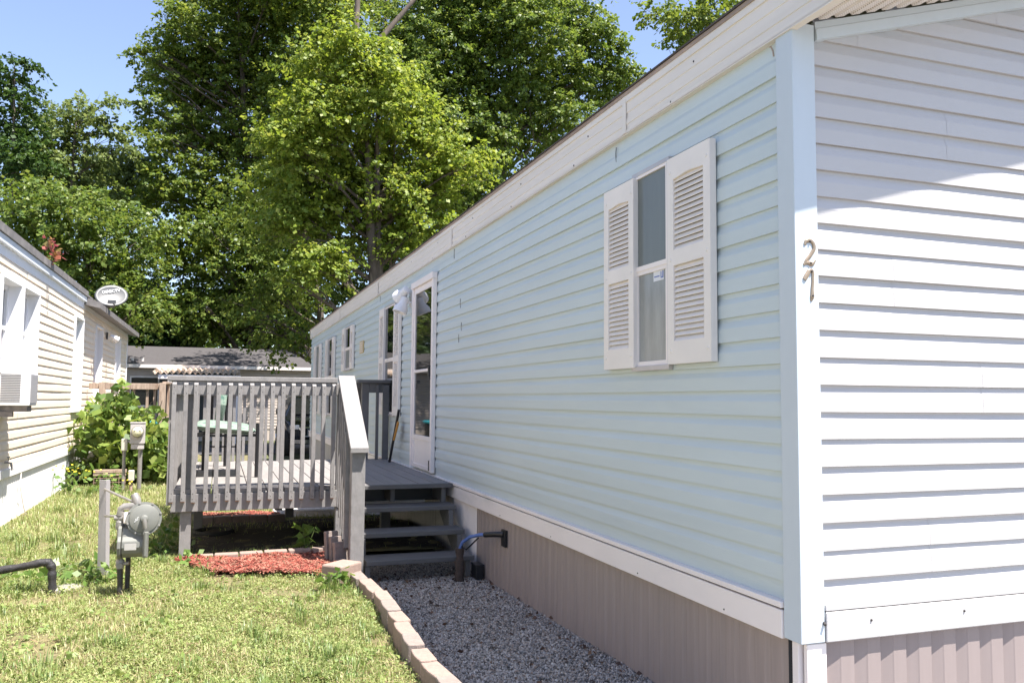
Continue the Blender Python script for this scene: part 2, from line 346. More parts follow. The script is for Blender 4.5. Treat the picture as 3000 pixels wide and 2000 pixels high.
for (a, b) in (((1.975, rake(1.975)), (4.1, rake(4.1))), ((4.1, rake(4.1)), (6.25, rake(6.25)))):
    mb.hexa([(a[0], YF0-.01, a[1]+.001), (b[0], YF0-.01, b[1]+.001), (b[0], YF0+.004, b[1]+.001), (a[0], YF0+.004, a[1]+.001), (a[0], YF0-.01, a[1]+.16), (b[0], YF0-.01, b[1]+.16), (b[0], YF0+.004, b[1]+.16), (a[0], YF0+.004, a[1]+.16)])
mb.build('rake_fascia', M_WHITE, HM)
mb = MB(); prof = [(0., -.002), (.018, -.004), (.020, -.030), (.026, -.036), (.030, -.079), (.0, -.081)]
for (xa, xb_) in ((2.103, 4.1), (6.15, 4.1)):
    vs = [(x, EB-o, rake(x)+dz) for x in (xa, xb_) for (o, dz) in prof]; k = len(prof)
    mb.add(vs, [(j, (j+1) % k, k+(j+1) % k, k+j) for j in range(k)]+[tuple(range(k)), tuple(range(2*k-1, k-1, -1))])
mb.build('frieze_board', M_POST, HM)
# trim bands
mb = MB(); mb.box(1.985, WB, 2.628, 7.06, .53, .634); mb.box(1.990, WB, 7.06, YE, .53, .634); mb.build('trim_band', M_WHITE, HM, bevel=.004)
mb = MB(); mb.box(1.982, WB, 2.628, YE, .641, .664); mb.build('starter_strip', M_WHITE, HM, bevel=.003); mb = MB(); mb.box(1.996, WB, 2.628, YE, .6345, .6405); mb.build('trim_groove', M_DARKHOLE, HM)
mb = MB(); mb.box(2.099, 6.12, 2.520, EB, .535, .642); mb.build('end_trim_band', M_WHSID, HM, bevel=.004)
mb = MB(); mb.box(2.099, 6.12, 2.523, EB, .645, .668); mb.build('end_starter_strip', M_WHSID, HM, bevel=.003)
mb = MB()
for x, z in ((2.30, .60), (2.75, .60)): mb.lathe([(0, .005), (.004, .004)], (x, 2.5205, z), (0, -1, 0), 8)
mb.lathe([(0, .006), (.012, .005)], (2.092, 2.526, .605), (-.3, -1, -.5), 8)
for y in (3.0, 3.75, 4.9, 5.9): mb.lathe([(0, .004), (.003, .003)], (1.9855, y, .55), (-1, 0, 0), 8)
islands(mb, 'trim_nail', M_NAIL, HM)
# skirting
def skirt(mb, fm, t0, t1, z0, z1, per, dep, soft=.5):
    t = t0
    while t < t1-1e-4:
        pts = [(t, 0.), (t+per*soft*.9, dep*.85), (t+per*soft, dep), (t+per*.985, dep), (t+per, 0.)]
        vs = []
        for (a, o) in pts: a = min(a, t1); vs += [fm(a, o, z0), fm(a, o, z1)]
        mb.add(vs, [(2*i, 2*i+2, 2*i+3, 2*i+1) for i in range(len(pts)-1)]); t += per
mb = MB(); skirt(mb, lambda t, o, z: (t, 2.556-o, z), 2.118, 6.12, -.06, .56, .122, .014); sk = mb.build('end_skirting', M_TAUPE2, HM)
mb = MB(); skirt(mb, lambda t, o, z: (2.024-o, t, z), 2.63, 6.58, -.06, .55, .1016, .010, .4); mb.build('side_skirting', M_TAUPE, HM)
mb = MB(); skirt(mb, lambda t, o, z: (2.022-o, t, z), 6.595, 7.30, -.06, .55, .05, .006, .3); mb.build('white_skirting_panel', M_WHITE, HM)
mb = MB(); skirt(mb, lambda t, o, z: (2.024-o, t, z), 7.30, YE, -.06, .55, .05, .006, .3); mb.build('rear_skirting', M_BEIGE, HM)
mb = MB(); mb.box(2.008, 2.035, 2.565, 2.60, -.06, .53); mb.box(2.024, 2.110, 2.536, 2.556, -.06, .53); mb.build('skirting_corner', M_WHITE, HM, bevel=.003)
mb = MB(); mb.box(2.012, 2.02, 2.60, 2.625, -.06, .53); mb.box(2.02, 2.2, 2.58, 2.62, -.06, .53); mb.build('skirting_gap', M_DARKHOLE, HM)
# numerals on the corner post: traced outlines, extruded brass
def glyph(name, pts, w, cx, cz, sc, par):
    c = bpy.data.curves.new(name, 'CURVE'); c.dimensions = '3D'; c.bevel_depth = 1; c.bevel_resolution = 2
    sp = c.splines.new('BEZIER'); sp.bezier_points.add(len(pts)-1)
    for b, (x, z), r in zip(sp.bezier_points, pts, w):
        b.co = (x*sc, 0, z*sc); b.handle_left_type = b.handle_right_type = 'AUTO'; b.radius = r*sc*1.45
    sp.resolution_u = 8; t = bpy.data.objects.new(name, c); COL.objects.link(t); bpy.context.view_layer.update()
    me = bpy.data.meshes.new_from_object(t.evaluated_get(bpy.context.evaluated_depsgraph_get())); bpy.data.objects.remove(t)
    me.transform(Matrix.Translation(Vector((cx, 2.5255, cz))-WP[par]) @ Matrix.Diagonal((1, .42, 1, 1))); me.materials.clear(); me.materials.append(M_BRASS); me.shade_smooth()
    o = bpy.data.objects.new(name, me); COL.objects.link(o); o.parent = par; WP[o] = WP[par]; return o
NP = HM
NP = thing('house_number', 'aged brass figures two and one screwed to the pale blue corner post', 'house number', (2.06, 2.52, 1.9))
glyph('digit', [(-.42, .62), (-.2, .92), (.2, .9), (.42, .5), (.2, .05), (-.3, -.55), (-.5, -.85)], [.07, .11, .10, .11, .10, .09, .06], 2.056, 1.952, .052, NP)
glyph('digit_tail', [(-.5, -.78), (-.2, -.66), (.2, -.72), (.52, -.42)], [.06, .10, .12, .05], 2.056, 1.952, .052, NP)
glyph('digit', [(-.52, .3), (-.3, .62), (.1, 1.0), (.22, .4), (.16, -.3), (.14, -.9), (.02, -1.2)], [.12, .13, .10, .08, .09, .13, .05], 2.058, 1.838, .052, NP)
mb = MB()
for x, z in ((2.058, 1.998), (2.06, 1.917), (2.063, 1.886), (2.066, 1.795)): mb.lathe([(0, .0045), (.003, .003)], (x, 2.5225, z), (0, -1, 0), 8)
islands(mb, 'screw', M_NAIL, NP)
# windows, shutters
def shutter(y0, y1, z0, z1, xf=1.968, arch=True):
    mb = MB(); st = .055; xb_ = 1.999; zm = z0+(z1-z0)*.50
    mb.box(xf, xb_, y0, y0+st, z0, z1); mb.box(xf, xb_, y1-st, y1, z0, z1)
    mb.box(xf, xb_, y0+st, y1-st, z0, z0+.105); mb.box(xf, xb_, y0+st, y1-st, zm-.028, zm+.045)
    yc = (y0+y1)/2; hw = (y1-y0)/2-st; zt = z1-.105
    poly = [(xf, y0+st, z1), (xf, y0+st, zt)]
    for k in range(9):
        a = -1+2*k/8; poly.append((xf, yc+hw*a*.98, zt+.009*(math.cos(a*math.pi)*.5+.5)))
    poly += [(xf, y1-st, zt), (xf, y1-st, z1)]
    mb.prism(poly, (xb_-xf, 0, 0))
    for (a, b) in ((z0+.105, zm-.028), (zm+.045, z1-.095)):
        n = max(4, int(round((b-a)/.0245)))
        for i in range(n):
            zc = a+(b-a)*(i+.5)/n; hh = (b-a)/n*.465
            mb.hexa([(xf+.004, y0+st, zc-hh), (xf+.007, y0+st, zc-hh-.003), (xf+.007, y1-st, zc-hh-.003), (xf+.004, y1-st, zc-hh),
                     (xf+.018, y0+st, zc+hh), (xf+.022, y0+st, zc+hh), (xf+.022, y1-st, zc+hh), (xf+.018, y1-st, zc+hh)])
    s = mb.build('shutter', M_SHUT, HM)
    mb = MB(); mb.box(1.995, 1.9985, y0+st-.002, y1-st+.002, z0+.1, z1-.09); mb.build('backing', M_DARKHOLE, s)
    mb = MB()
    for y in (y0+.028, y1-.028):
        for z in (z0+.06, zm, z1-.07): mb.lathe([(0, .008), (.003, .006), (.004, .002)], (xf, y, z), (-1, 0, 0), 10)
    islands(mb, 'screw_cap', M_SHUT, s); return s
def window(y0, y1, z0, z1, glassu, glassl, sticker=False):
    mb = MB(); x0, x1 = 1.984, 2.002
    mb.box(x0, x1, y0, y0+.022, z0, z1); mb.box(x0, x1, y1-.022, y1, z0, z1); mb.box(x0, x1, y0, y1, z1, z1+.022); mb.box(x0-.006, x1, y0, y1, z0-.025, z0)
    W = mb.build('window', M_ALU, HM, bevel=.002); zm = z0+(z1-z0)*.5
    mb = MB(); a, b = y0+.022, y1-.022
    mb.box(1.986, 1.999, a, b, zm-.006, zm+.018); mb.box(1.986, 1.999, a, a+.014, zm+.018, z1-.014); mb.box(1.986, 1.999, b-.014, b, zm+.018, z1-.014); mb.box(1.986, 1.999, a, b, z1-.014, z1)
    mb.box(1.992, 2.001, a+.004, a+.028, z0+.022, zm-.026); mb.box(1.992, 2.001, b-.028, b-.004, z0+.022, zm-.026); mb.box(1.990, 2.001, a, b, zm-.026, zm-.006); mb.box(1.990, 2.001, a, b, z0, z0+.022)
    mb.build('sash', M_WHITE, W)
    mb = MB(); mb.box(1.995, 1.998, a+.014, b-.014, zm+.018, z1-.014); mb.build('upper_pane', glassu, W)
    mb = MB(); mb.box(1.9985, 2.0005, a+.028, b-.028, z0+.022, zm-.026); mb.build('lower_pane', glassl, W)
    if sticker:
        mb = MB(); mb.box(1.997, 1.998, 3.50, 3.60, 1.985, 2.035); mb.build('sticker', M_STICK, W)
        mb = MB(); mb.box(1.9962, 1.9968, 3.503, 3.512, 1.995, 2.03); mb.box(1.9962, 1.9968, 3.512, 3.528, 1.995, 2.001); mb.box(1.9962, 1.9968, 3.522, 3.529, 2.001, 2.027); mb.box(1.9962, 1.9968, 3.540, 3.592, 2.004, 2.010)
        mb.build('sticker_emblem', M_STICKB, W)
window(3.425, 3.80, 1.575, 2.545, M_GLASSG, M_GLASSL, True); shutter(3.05, 3.415, 1.572, 2.54); shutter(3.755, 4.10, 1.568, 2.54)
window(9.97, 10.66, 1.22, 2.57, M_GLASSD, M_GLASSD); shutter(9.64, 9.98, 1.205, 2.54); shutter(10.62, 10.96, 1.205, 2.575)
window(13.55, 14.30, 1.89, 2.585, M_GLASSD, M_GLASSG); shutter(13.28, 13.60, 1.88, 2.585); shutter(14.22, 14.56, 1.88, 2.60)
window(15.85, 16.68, 1.10, 2.55, M_GLASSD, M_GLASSD); shutter(15.57, 15.90, 1.06, 2.55); shutter(16.62, 16.96, 1.06, 2.56)
window(18.05, 18.84, 1.10, 2.55, M_GLASSG, M_GLASSG); shutter(17.75, 18.08, 1.08, 2.555); shutter(18.78, 19.10, 1.08, 2.555)
mb = MB(); mb.box(1.990, 2.005, 12.37, 12.70, 2.09, 2.27)
vt = mb.build('wall_vent', M_YEL, HM)
mb = MB()
for i in range(5): mb.box(1.984, 1.989, 12.39, 12.68, 2.105+i*.032, 2.117+i*.032)
islands(mb, 'vent_louvre', M_SHUT, vt)
# storm door
mb = MB(); mb.box(1.962, 2.004, 7.975, 8.035, .685, 2.60); mb.box(1.962, 2.004, 8.87, 8.93, .685, 2.60); mb.box(1.950, 2.004, 7.965, 8.94, 2.60, 2.665)
dr = mb.build('storm_door', M_WHITE, HM, bevel=.004)
mb = MB(); x0, x1 = 1.975, 1.995
mb.box(x0, x1, 8.036, 8.09, .69, 2.598); mb.box(x0, x1, 8.815, 8.869, .69, 2.598); mb.box(x0, x1, 8.09, 8.815, 2.535, 2.598); mb.box(x0, x1, 8.09, 8.815, .985, 1.03); mb.box(x0-.004, x1, 8.09, 8.815, 1.685, 1.715)
mb.box(x0, x1, 8.09, 8.815, .69, .73)
mb.build('door_leaf', M_WHITE, dr, bevel=.003)
mb = MB(); mb.box(1.984, 1.992, 8.09, 8.815, .73, .985); mb.build('kick_panel', M_WHITE, dr)
mb = MB(); mb.box(1.985, 1.990, 8.09, 8.815, 1.715, 2.535); mb.box(1.987, 1.992, 8.09, 8.815, 1.03, 1.685); mb.build('glass_pane', M_GLASSD, dr)
mb = MB(); mb.box(1.945, 1.975, 8.045, 8.085, 1.63, 1.73); mb.box(1.955, 1.975, 8.05, 8.08, 1.60, 1.63); mb.box(1.962, 1.975, 8.05, 8.085, .70, .80); islands(mb, 'door_handle', M_BLACK, dr, bevel=.005)
# twin floodlight
mb = MB(); mb.lathe([(0, .125), (.02, .125), (.028, .11)], (2.003, 9.03, 2.53), (-1, 0, 0), 28); lp = mb.build('floodlight', M_LAMPW, HM, smooth=True)
for (p0, d, q) in (((1.975, 9.03, 2.58), Vector((-.35, .75, -.45)), (1.90, 9.04, 2.585)), ((1.975, 9.03, 2.47), Vector((-.35, -.05, -.9)), (1.89, 9.03, 2.47))):
    mb = MB(); mb.tube([p0, q], .012, 10); d.normalize(); o = Vector(q)-d*.06
    mb.lathe([(0, .03), (.01, .045), (.07, .047), (.09, .055), (.13, .078), (.185, .082), (.186, .07), (.15, .06)], o, d, 24); mb.build('lamp_head', M_LAMPW, lp, smooth=True)
mb = MB(); mb.tube([(1.998, 2.665, 2.79), (1.992, 2.65, 2.785), (1.995, 2.642, 2.765), (2.0, 2.645, 2.745)], .003, 6); mb.build('cable_hook', M_RUST, HM, smooth=True)
# ------------------------------------------------------------------ wooden deck
DK = thing('wooden_deck', 'grey painted wooden porch deck with slatted railing and open steps at the storm door', 'porch deck', (.8, 7.25, .1))
ZD = .66
mb = MB(); n = 16; x0 = -.33; wd = (1.975-x0)/n
for i in range(n):
    a = x0+i*wd; dz = random.uniform(-.002, .002); mb.box(a+.003, a+wd-.003, 7.26+random.uniform(-.004, .004), 10.42, ZD-.035+dz, ZD+dz)
mb.build('floor_boards', M_DECK, DK, bevel=.003)
mb = MB(); mb.box(1.09, 1.975, 7.20, 7.262, ZD-.036, ZD+.001); mb.build('nosing', M_TREAD, DK, bevel=.004)
mb = MB(); mb.box(-.345, 1.06, 7.245, 7.285, .485, ZD-.036); mb.build('front_rim_joist', M_WOOD, DK, bevel=.003)
mb = MB(); mb.box(-.345, -.305, 7.286, 10.40, .47, ZD-.037); mb.box(-.304, 1.975, 10.36, 10.40, .47, ZD-.037)
for x in (.1, .55, 1.0, 1.45, 1.9): mb.box(x, x+.038, 7.345, 10.355, .50, ZD-.037)
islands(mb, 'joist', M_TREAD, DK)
mb = MB(); mb.box(1.06, 1.975, 7.64, 7.67, .47, ZD-.037); mb.build('shade_black_header', M_BLACK, DK)  # header coloured black to paint in the shade behind the top step
mb = MB(); mb.box(1.10, 1.82, 7.60, 7.63, .38, .478); mb.build('cross_board', M_BEIGE, DK)
posts = [(-.23, 7.325, 1.545), (-.26, 10.30, 1.545), (.70, 10.34, 1.545), (1.005, 7.30, 1.53), (1.70, 10.34, 1.60)]
for (x, y, z) in posts:
    mb = MB(); mb.box(x-.043, x+.043, y-.043, y+.043, .08 if y < 8 or True else 0, z); mb.build('post', M_WOOD if x < 1.5 else M_TREAD, DK, bevel=.004)  # right rear post gets the darker grey, its shade painted in
mb = MB(); mb.box(-.20, -.12, 8.75, 8.84, .05, .485); mb.build('post', M_TREAD, DK); mb = MB(); mb.box(.75, .84, 9.9, 9.99, .05, .485); mb.build('post', M_TREAD, DK); mb = MB(); mb.box(1.55, 1.64, 8.3, 8.39, .02, .485); mb.build('post', M_TREAD, DK)
# railing: rails
def rail(x0, x1, y0, y1, z0, z1, name='rail', m=M_WOOD):
    mb = MB(); mb.box(x0, x1, y0, y1, z0, z1); mb.build(name, m, DK, bevel=.004)
rail(-.36, .962, 7.244, 7.282, 1.425, 1.535)
rail(-.40, .953, 7.231, 7.37, 1.537, 1.577, 'rail_cap')
rail(-.343, -.305, 7.283, 10.36, 1.425, 1.535); rail(-.40, -.262, 7.371, 10.40, 1.537, 1.577, 'rail_cap')
rail(-.30, .72, 10.305, 10.343, 1.425, 1.535); rail(-.261, .76, 10.26, 10.40, 1.537, 1.577, 'rail_cap')
rail(1.60, 2.0, 10.26, 10.40, 1.60, 1.638, 'rail_cap', M_TREAD); rail(1.744, 2.0, 10.305, 10.343, 1.48, 1.60, 'rail', M_TREAD)  # rear right rail uses the darker tread grey, shade put into its colour
def baluster(x, y, z0, z1, m=M_WOOD, ax='y', w=.0335):
    mb = MB(); h_ = w/2; tl = random.uniform(-.004, .004)
    if ax == 'y': q = [(x-h_, y-.019), (x+h_, y-.019), (x+h_, y+.019), (x-h_, y+.019)]; tz = (-.018, -.018, 0, 0)
    else: q = [(x-.019, y-h_), (x+.019, y-h_), (x+.019, y+h_), (x-.019, y+h_)]; tz = (-.018, 0, 0, -.018)
    mb.hexa([(a, b, z0+random.uniform(0, .003)) for a, b in q]+[(a+tl, b, z1+t) for (a, b), t in zip(q, tz)])
    B = mb.build('baluster', m, DK, bevel=.003)
    if ax == 'y' and y < 8:
        mb = MB(); mb.box(x-h_+.001, x+h_-.001, y-.0185, y+.0185, z0-.0015, z0-.0003); mb.build('end_grain', M_ENDGR, B)
        mb = MB()
        for z in (z1-.035, z1-.085, z0+.03, z0+.075): mb.lathe([(0, .0035), (.001, .003)], (x+random.uniform(-.006, .006), y-.0192, z+random.uniform(-.01, .01)), (0, -1, 0), 6)
        islands(mb, 'nail_head', M_NAIL, B)
for k in range(16): baluster(-.343+.0846*k+random.uniform(-.004, .004), 7.224, .565+random.uniform(-.008, .004), 1.528+random.uniform(-.003, .003))
for k in range(28): baluster(-.364, 7.33+.109*k, .53, 1.528, ax='x')
for x in (-.16, -.05, .06, .17, .28, .40, .53): baluster(x, 10.363, .53, 1.528)
for x, w_ in ((1.845, .034), (1.95, .075)): baluster(x, 10.286, .62, 1.59, M_TREAD, w=w_)
# stair rail + steps
TR = [(7.0, .495), (6.72, .33), (6.44, .165)]
for (y, z) in TR:
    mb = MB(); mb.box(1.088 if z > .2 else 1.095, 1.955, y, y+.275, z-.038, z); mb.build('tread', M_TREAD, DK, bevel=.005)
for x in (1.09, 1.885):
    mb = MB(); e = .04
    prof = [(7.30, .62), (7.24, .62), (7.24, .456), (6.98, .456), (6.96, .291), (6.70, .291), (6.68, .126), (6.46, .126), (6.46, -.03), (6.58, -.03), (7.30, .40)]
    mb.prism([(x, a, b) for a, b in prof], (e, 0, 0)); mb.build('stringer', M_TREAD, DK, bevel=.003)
mb = MB(); mb.box(.97, 1.075, 6.45, 6.54, -.03, 1.015); mb.build('newel_post', M_WOOD, DK, bevel=.005)
mb = MB(); a, b = Vector((0, 7.16, 1.578)), Vector((0, 6.40, 1.03)); d = (b-a).normalized(); nrm = Vector((0, -d.z, d.y)); nrm = nrm if nrm.z > 0 else -nrm
def slope(x0, x1, a, b, th):
    return [(x0, a.y, a.z-th*1.2), (x1, a.y, a.z-th*1.2), (x1, b.y, b.z-th*1.2), (x0, b.y, b.z-th*1.2), (x0, a.y, a.z), (x1, a.y, a.z), (x1, b.y, b.z), (x0, b.y, b.z)]
mb.hexa([Vector(p) for p in slope(.952, 1.09, Vector((0, 7.19, 1.60)), b, .034)]); mb.build('handrail_cap', M_WOOD, DK, bevel=.004)
mb = MB(); mb.hexa([Vector(p) for p in slope(.985, 1.022, Vector((0, 7.25, 1.555)), Vector((0, 6.545, 1.05)), .08)]); mb.build('handrail', M_WOOD, DK, bevel=.004)
for y, z0, z1 in ((7.08, .50, 1.47), (6.97, .43, 1.39), (6.86, .36, 1.31), (6.75, .29, 1.235), (6.64, .24, 1.155)): baluster(.966, y, z0, z1, ax='x', w=.036)
mb = MB(); mb.hexa([Vector(p) for p in slope(1.60, 1.72, Vector((0, 10.42, 1.60)), Vector((0, 11.3, .98)), .04)]); mb.build('handrail_cap', M_TREAD, DK)
for y, z in ((10.42, .495), (10.7, .33), (10.98, .165)):
    mb = MB(); mb.box(.8, 1.68, y, y+.27, z-.038, z); mb.build('tread', M_DECK, DK)
mb = MB(); mb.box(1.68, 1.76, 11.2, 11.28, 0, .96); mb.build('newel_post', M_TREAD, DK)
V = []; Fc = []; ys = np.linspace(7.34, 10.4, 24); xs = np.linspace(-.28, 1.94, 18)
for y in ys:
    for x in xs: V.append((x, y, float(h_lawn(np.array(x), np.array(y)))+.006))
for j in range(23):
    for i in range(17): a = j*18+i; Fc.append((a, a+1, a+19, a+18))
bs = raw('under_deck_shade_soil', V, Fc, mat('shade_dark_soil', (.035, .03, .022), .95, .4, 12, .6, 50)); bs['kind'] = 'structure'  # dark soil sheet added to put the under-deck shade into the ground colour
# ------------------------------------------------------------------ chair and cushion on the deck
CH = thing('patio_chair', 'black metal patio seat on the grey deck behind the railing', 'chair', (.05, 8.6, ZD))
mb = MB(); mb.box(-.235, .355, 8.235, 8.26, 1.04, 1.06); mb.box(-.15, .20, 9.10, 9.12, 1.04, 1.06); mb.hexa([(-.235, 8.25, 1.04), (-.21, 8.25, 1.04), (-.13, 9.1, 1.04), (-.15, 9.1, 1.04), (-.235, 8.25, 1.06), (-.21, 8.25, 1.06), (-.13, 9.1, 1.06), (-.15, 9.1, 1.06)])
mb.hexa([(.33, 8.25, 1.04), (.355, 8.25, 1.04), (.20, 9.1, 1.04), (.18, 9.1, 1.04), (.33, 8.25, 1.06), (.355, 8.25, 1.06), (.20, 9.1, 1.06), (.18, 9.1, 1.06)]); mb.build('seat_frame', M_BLACK, CH)
for (x, y, z) in ((-.228, 8.245, 1.29), (.346, 8.22, 1.165), (-.14, 9.15, 1.05), (.19, 9.09, 1.05), (.075, 9.62, 1.3)):
    mb = MB(); mb.tube([(x, y, ZD+.003), (x, y, z)], .0165, 10); mb.build('leg', M_BLACK, CH, smooth=True)
mb = MB(); mb.tube([(-.14, 9.15, .9), (.19, 9.09, .9)], .008, 8); mb.tube([(-.14, 9.15, 1.03), (.075, 9.62, 1.03), (.19, 9.09, 1.03)], .01, 8); islands(mb, 'stretcher', M_BLACK, CH, smooth=True)
def pillow(mb, c, hx, hy, hz, rot=None, n=14):
    vs = []; fs = []
    for i in range(n+1):
        for j in range(n+1):
            u, v_ = -1+2*i/n, -1+2*j/n; t = ((1-u**4)*(1-v_**4))**.5
            for s_ in (1, -1): p = Vector((u*hx, v_*hy, s_*hz*t)); vs.append(Vector(c)+(rot @ p if rot else p))
    idx = lambda i, j, s_: (i*(n+1)+j)*2+s_
    for i in range(n):
        for j in range(n): fs += [(idx(i, j, 0), idx(i+1, j, 0), idx(i+1, j+1, 0), idx(i, j+1, 0)), (idx(i, j, 1), idx(i, j+1, 1), idx(i+1, j+1, 1), idx(i+1, j, 1))]
    mb.add(vs, fs)
mb = MB(); pillow(mb, (.06, 8.66, 1.115), .285, .45, .055, Matrix.Rotation(.10, 3, 'Y')); mb.build('seat_cushion', M_MINT, smooth=True, base=(.06, 8.66, 1.06), label='mint green leaf patterned cushion lying on the black patio seat', cat='cushion')
mb = MB(); pillow(mb, (.02, 9.45, 1.33), .05, .25, .26, Matrix.Rotation(.12, 3, 'Y')); mb.build('back_cushion', M_MINT, smooth=True, base=(.02, 9.45, 1.07), label='mint green cushion standing upright behind the black patio seat', cat='cushion')
# garden tool leaning by the wall
GT = thing('snow_shovel', 'long handled tool with orange blade leaning on the aqua wall by the deck', 'shovel', (1.93, 9.6, ZD))
mb = MB(); mb.tube([(1.90, 9.73, ZD+.01), (1.955, 9.50, 1.28)], .016, 10); mb.build('handle', M_BLACK, GT, smooth=True)
mb = MB(); mb.hexa([(1.885, 9.48, .93), (1.91, 9.48, .93), (1.935, 9.60, .93), (1.91, 9.60, .93), (1.925, 9.42, 1.13), (1.945, 9.42, 1.13), (1.96, 9.52, 1.15), (1.94, 9.52, 1.15)]); mb.build('blade', M_ORANGE, GT, bevel=.006)
# ------------------------------------------------------------------ water riser with blue pipe, utility box
WR = thing('water_riser', 'brown wrapped water pipe in the gravel with blue hose bent to the taupe skirting', 'water pipe', (1.80, 6.33, 0))
pts = [(1.80+random.uniform(-.006, .006), 6.33, z) for z in np.linspace(-.03, .25, 9)]
mb = MB(); mb.tube(pts, [.032+random.uniform(-.006, .006) for _ in pts], 12); mb.build('wrapped_pipe', mat('brown_wrap', (.06, .042, .034), .9, .4, 30, .8, 40), WR, smooth=True)
mb = MB(); mb.tube([(1.80, 6.33, .24), (1.815, 6.30, .30), (1.85, 6.22, .35), (1.90, 6.12, .38), (1.94, 6.02, .395)], .013, 10); mb.build('blue_hose', M_BLUE, WR, smooth=True)
mb = MB(); mb.tube([(1.92, 6.06, .388), (1.97, 5.92, .41), (2.005, 5.86, .415)], [.02, .021, .022], 12); mb.box(1.995, 2.012, 5.81, 5.90, .33, .45); mb.tube([(1.805, 6.315, .27), (1.83, 6.25, .25), (1.89, 6.13, .355)], .006, 6); mb.build('wall_coupling', M_BLACK, WR, smooth=True)
mb = MB(); mb.box(1.935, 2.0, 6.33, 6.46, -.02, .10); mb.box(1.93, 2.003, 6.325, 6.465, .101, .112); mb.build('utility_box', M_BLACK, base=(1.95, 6.4, -.02), bevel=.006, label='black plastic box in the corner between bottom step and skirting', cat='utility box')
# ------------------------------------------------------------------ blocks
ORD = ['first', 'second', 'third', 'fourth', 'fifth', 'sixth', 'seventh', 'eighth', 'ninth', 'tenth', 'eleventh', 'twelfth', 'thirteenth']
for i in range(len(BL)-1):
    a, b = Vector((*BL[i], 0)), Vector((*BL[i+1], 0)); d = (b-a).normalized(); nn = Vector((-d.y, d.x, 0)); L = (b-a).length-.016; c = (a+b)/2+nn*random.uniform(-.006, .006); zt = .152+random.uniform(-.010, .010); hw = .043
    tw = random.uniform(-.05, .05); d = Matrix.Rotation(tw, 3, 'Z') @ d; nn = Matrix.Rotation(tw, 3, 'Z') @ nn
    mb = MB(); parts = [(-L/2, -.004), (.004, L/2)] if L > .35 else [(-L/2, L/2)]
    for (s0, s1) in parts:
        bul = .012; top = []
        pl = [(s0, -hw), ((s0*.75+s1*.25), -hw-bul*.5), ((s0+s1)/2, -hw-bul*.7), ((s0*.25+s1*.75), -hw-bul*.5), (s1, -hw), (s1+.008, 0), (s1, hw), (s0, hw), (s0+.008, 0)]
        mb.prism([c+d*u+nn*v_+Vector((0, 0, -.06)) for u, v_ in pl], (0, 0, zt+.06))
    if len(parts) == 2: mb.box(-.006, .006, -hw+.012, hw-.006, -.06, zt-.012, Matrix.Translation(c) @ Matrix(((d.x, nn.x, 0), (d.y, nn.y, 0), (0, 0, 1))).to_4x4())
    mb.build('edging_block', M_BLOCK if i % 3 else M_BLOCK2, base=(c.x, c.y, -.06), bevel=.007, cat='edging block', group='tan blocks edging the gravel path',
             label='%s tan concrete block of the curved edging, counted from the steps' % ORD[i])
c = Vector((.875, 6.19, 0)); m4 = Matrix.Translation(c) @ Matrix.Rotation(.75, 4, 'Z')
mb = MB(); mb.box(-.12, .12, -.09, .09, -.02, .215, m4); mb.build('corner_block', M_BLOCK, base=(.875, 6.19, 0), bevel=.012, label='large square tan block set higher beside the bottom of the newel post', cat='edging block')
for i in range(6):
    x = -.19+.19*i; m4 = Matrix.Translation((x+.09, 7.16-.01*i, 0)) @ Matrix.Rotation(random.uniform(-.05, .05), 4, 'Z')
    mb = MB(); mb.box(-.09, .09, -.045, .045, .0, .155+.004*i, m4); mb.build('mulch_edging_block', M_BLOCK, base=(x+.09, 7.16, 0), bevel=.008, cat='edging block', group='blocks behind the red mulch',
        label='%s pale block from the left in the row behind the front red mulch' % ORD[i])
for i, (x, y) in enumerate(((.885, 6.80), (.912, 6.72), (.93, 6.64))):
    m4 = Matrix.Translation((x, y, .07)) @ Matrix.Rotation(.35, 4, 'Z') @ Matrix.Rotation(-.12, 4, 'X')
    mb = MB(); mb.box(-.055, .055, -.022, .022, 0, .28-.03*i, m4); mb.build('standing_paver', M_BLOCK2, base=(x, y, .07), bevel=.006, cat='paver', group='pavers standing by the newel post',
        label='%s of three brown pavers standing on edge behind the newel post, tallest first' % ORD[i])
for i in range(5):
    m4 = Matrix.Translation((-.12+.2*i, 10.36+.03*math.sin(i), -.12)) @ Matrix.Rotation(random.uniform(-.1, .1), 4, 'Z')
    mb = MB(); mb.box(-.095, .095, -.05, .05, 0, .15, m4); mb.build('rear_edging_block', M_BLOCK2, base=(-.12+.2*i, 10.36, -.12), bevel=.008, cat='edging block', group='blocks under the deck by the rear mulch',
        label='%s block from the left in the shaded row under the deck' % ORD[i])
for i, (x, y, rr) in enumerate(((-.02, 8.6, .17), (.20, 9.2, .20))):
    mb = MB(); mb.tube([(x+rr*math.cos(a), y+rr*math.sin(a), (.115, .02)[i]) for a in np.linspace(0, 6.0, 22)], .025, 10); mb.build('lawn_edging_coil', M_TYRE, base=(x, y, .1), smooth=True, cat='edging coil',
        label=['dark coil of lawn edging lying under the deck nearest the front', 'dark coil of lawn edging lying under the deck farther back'][i])
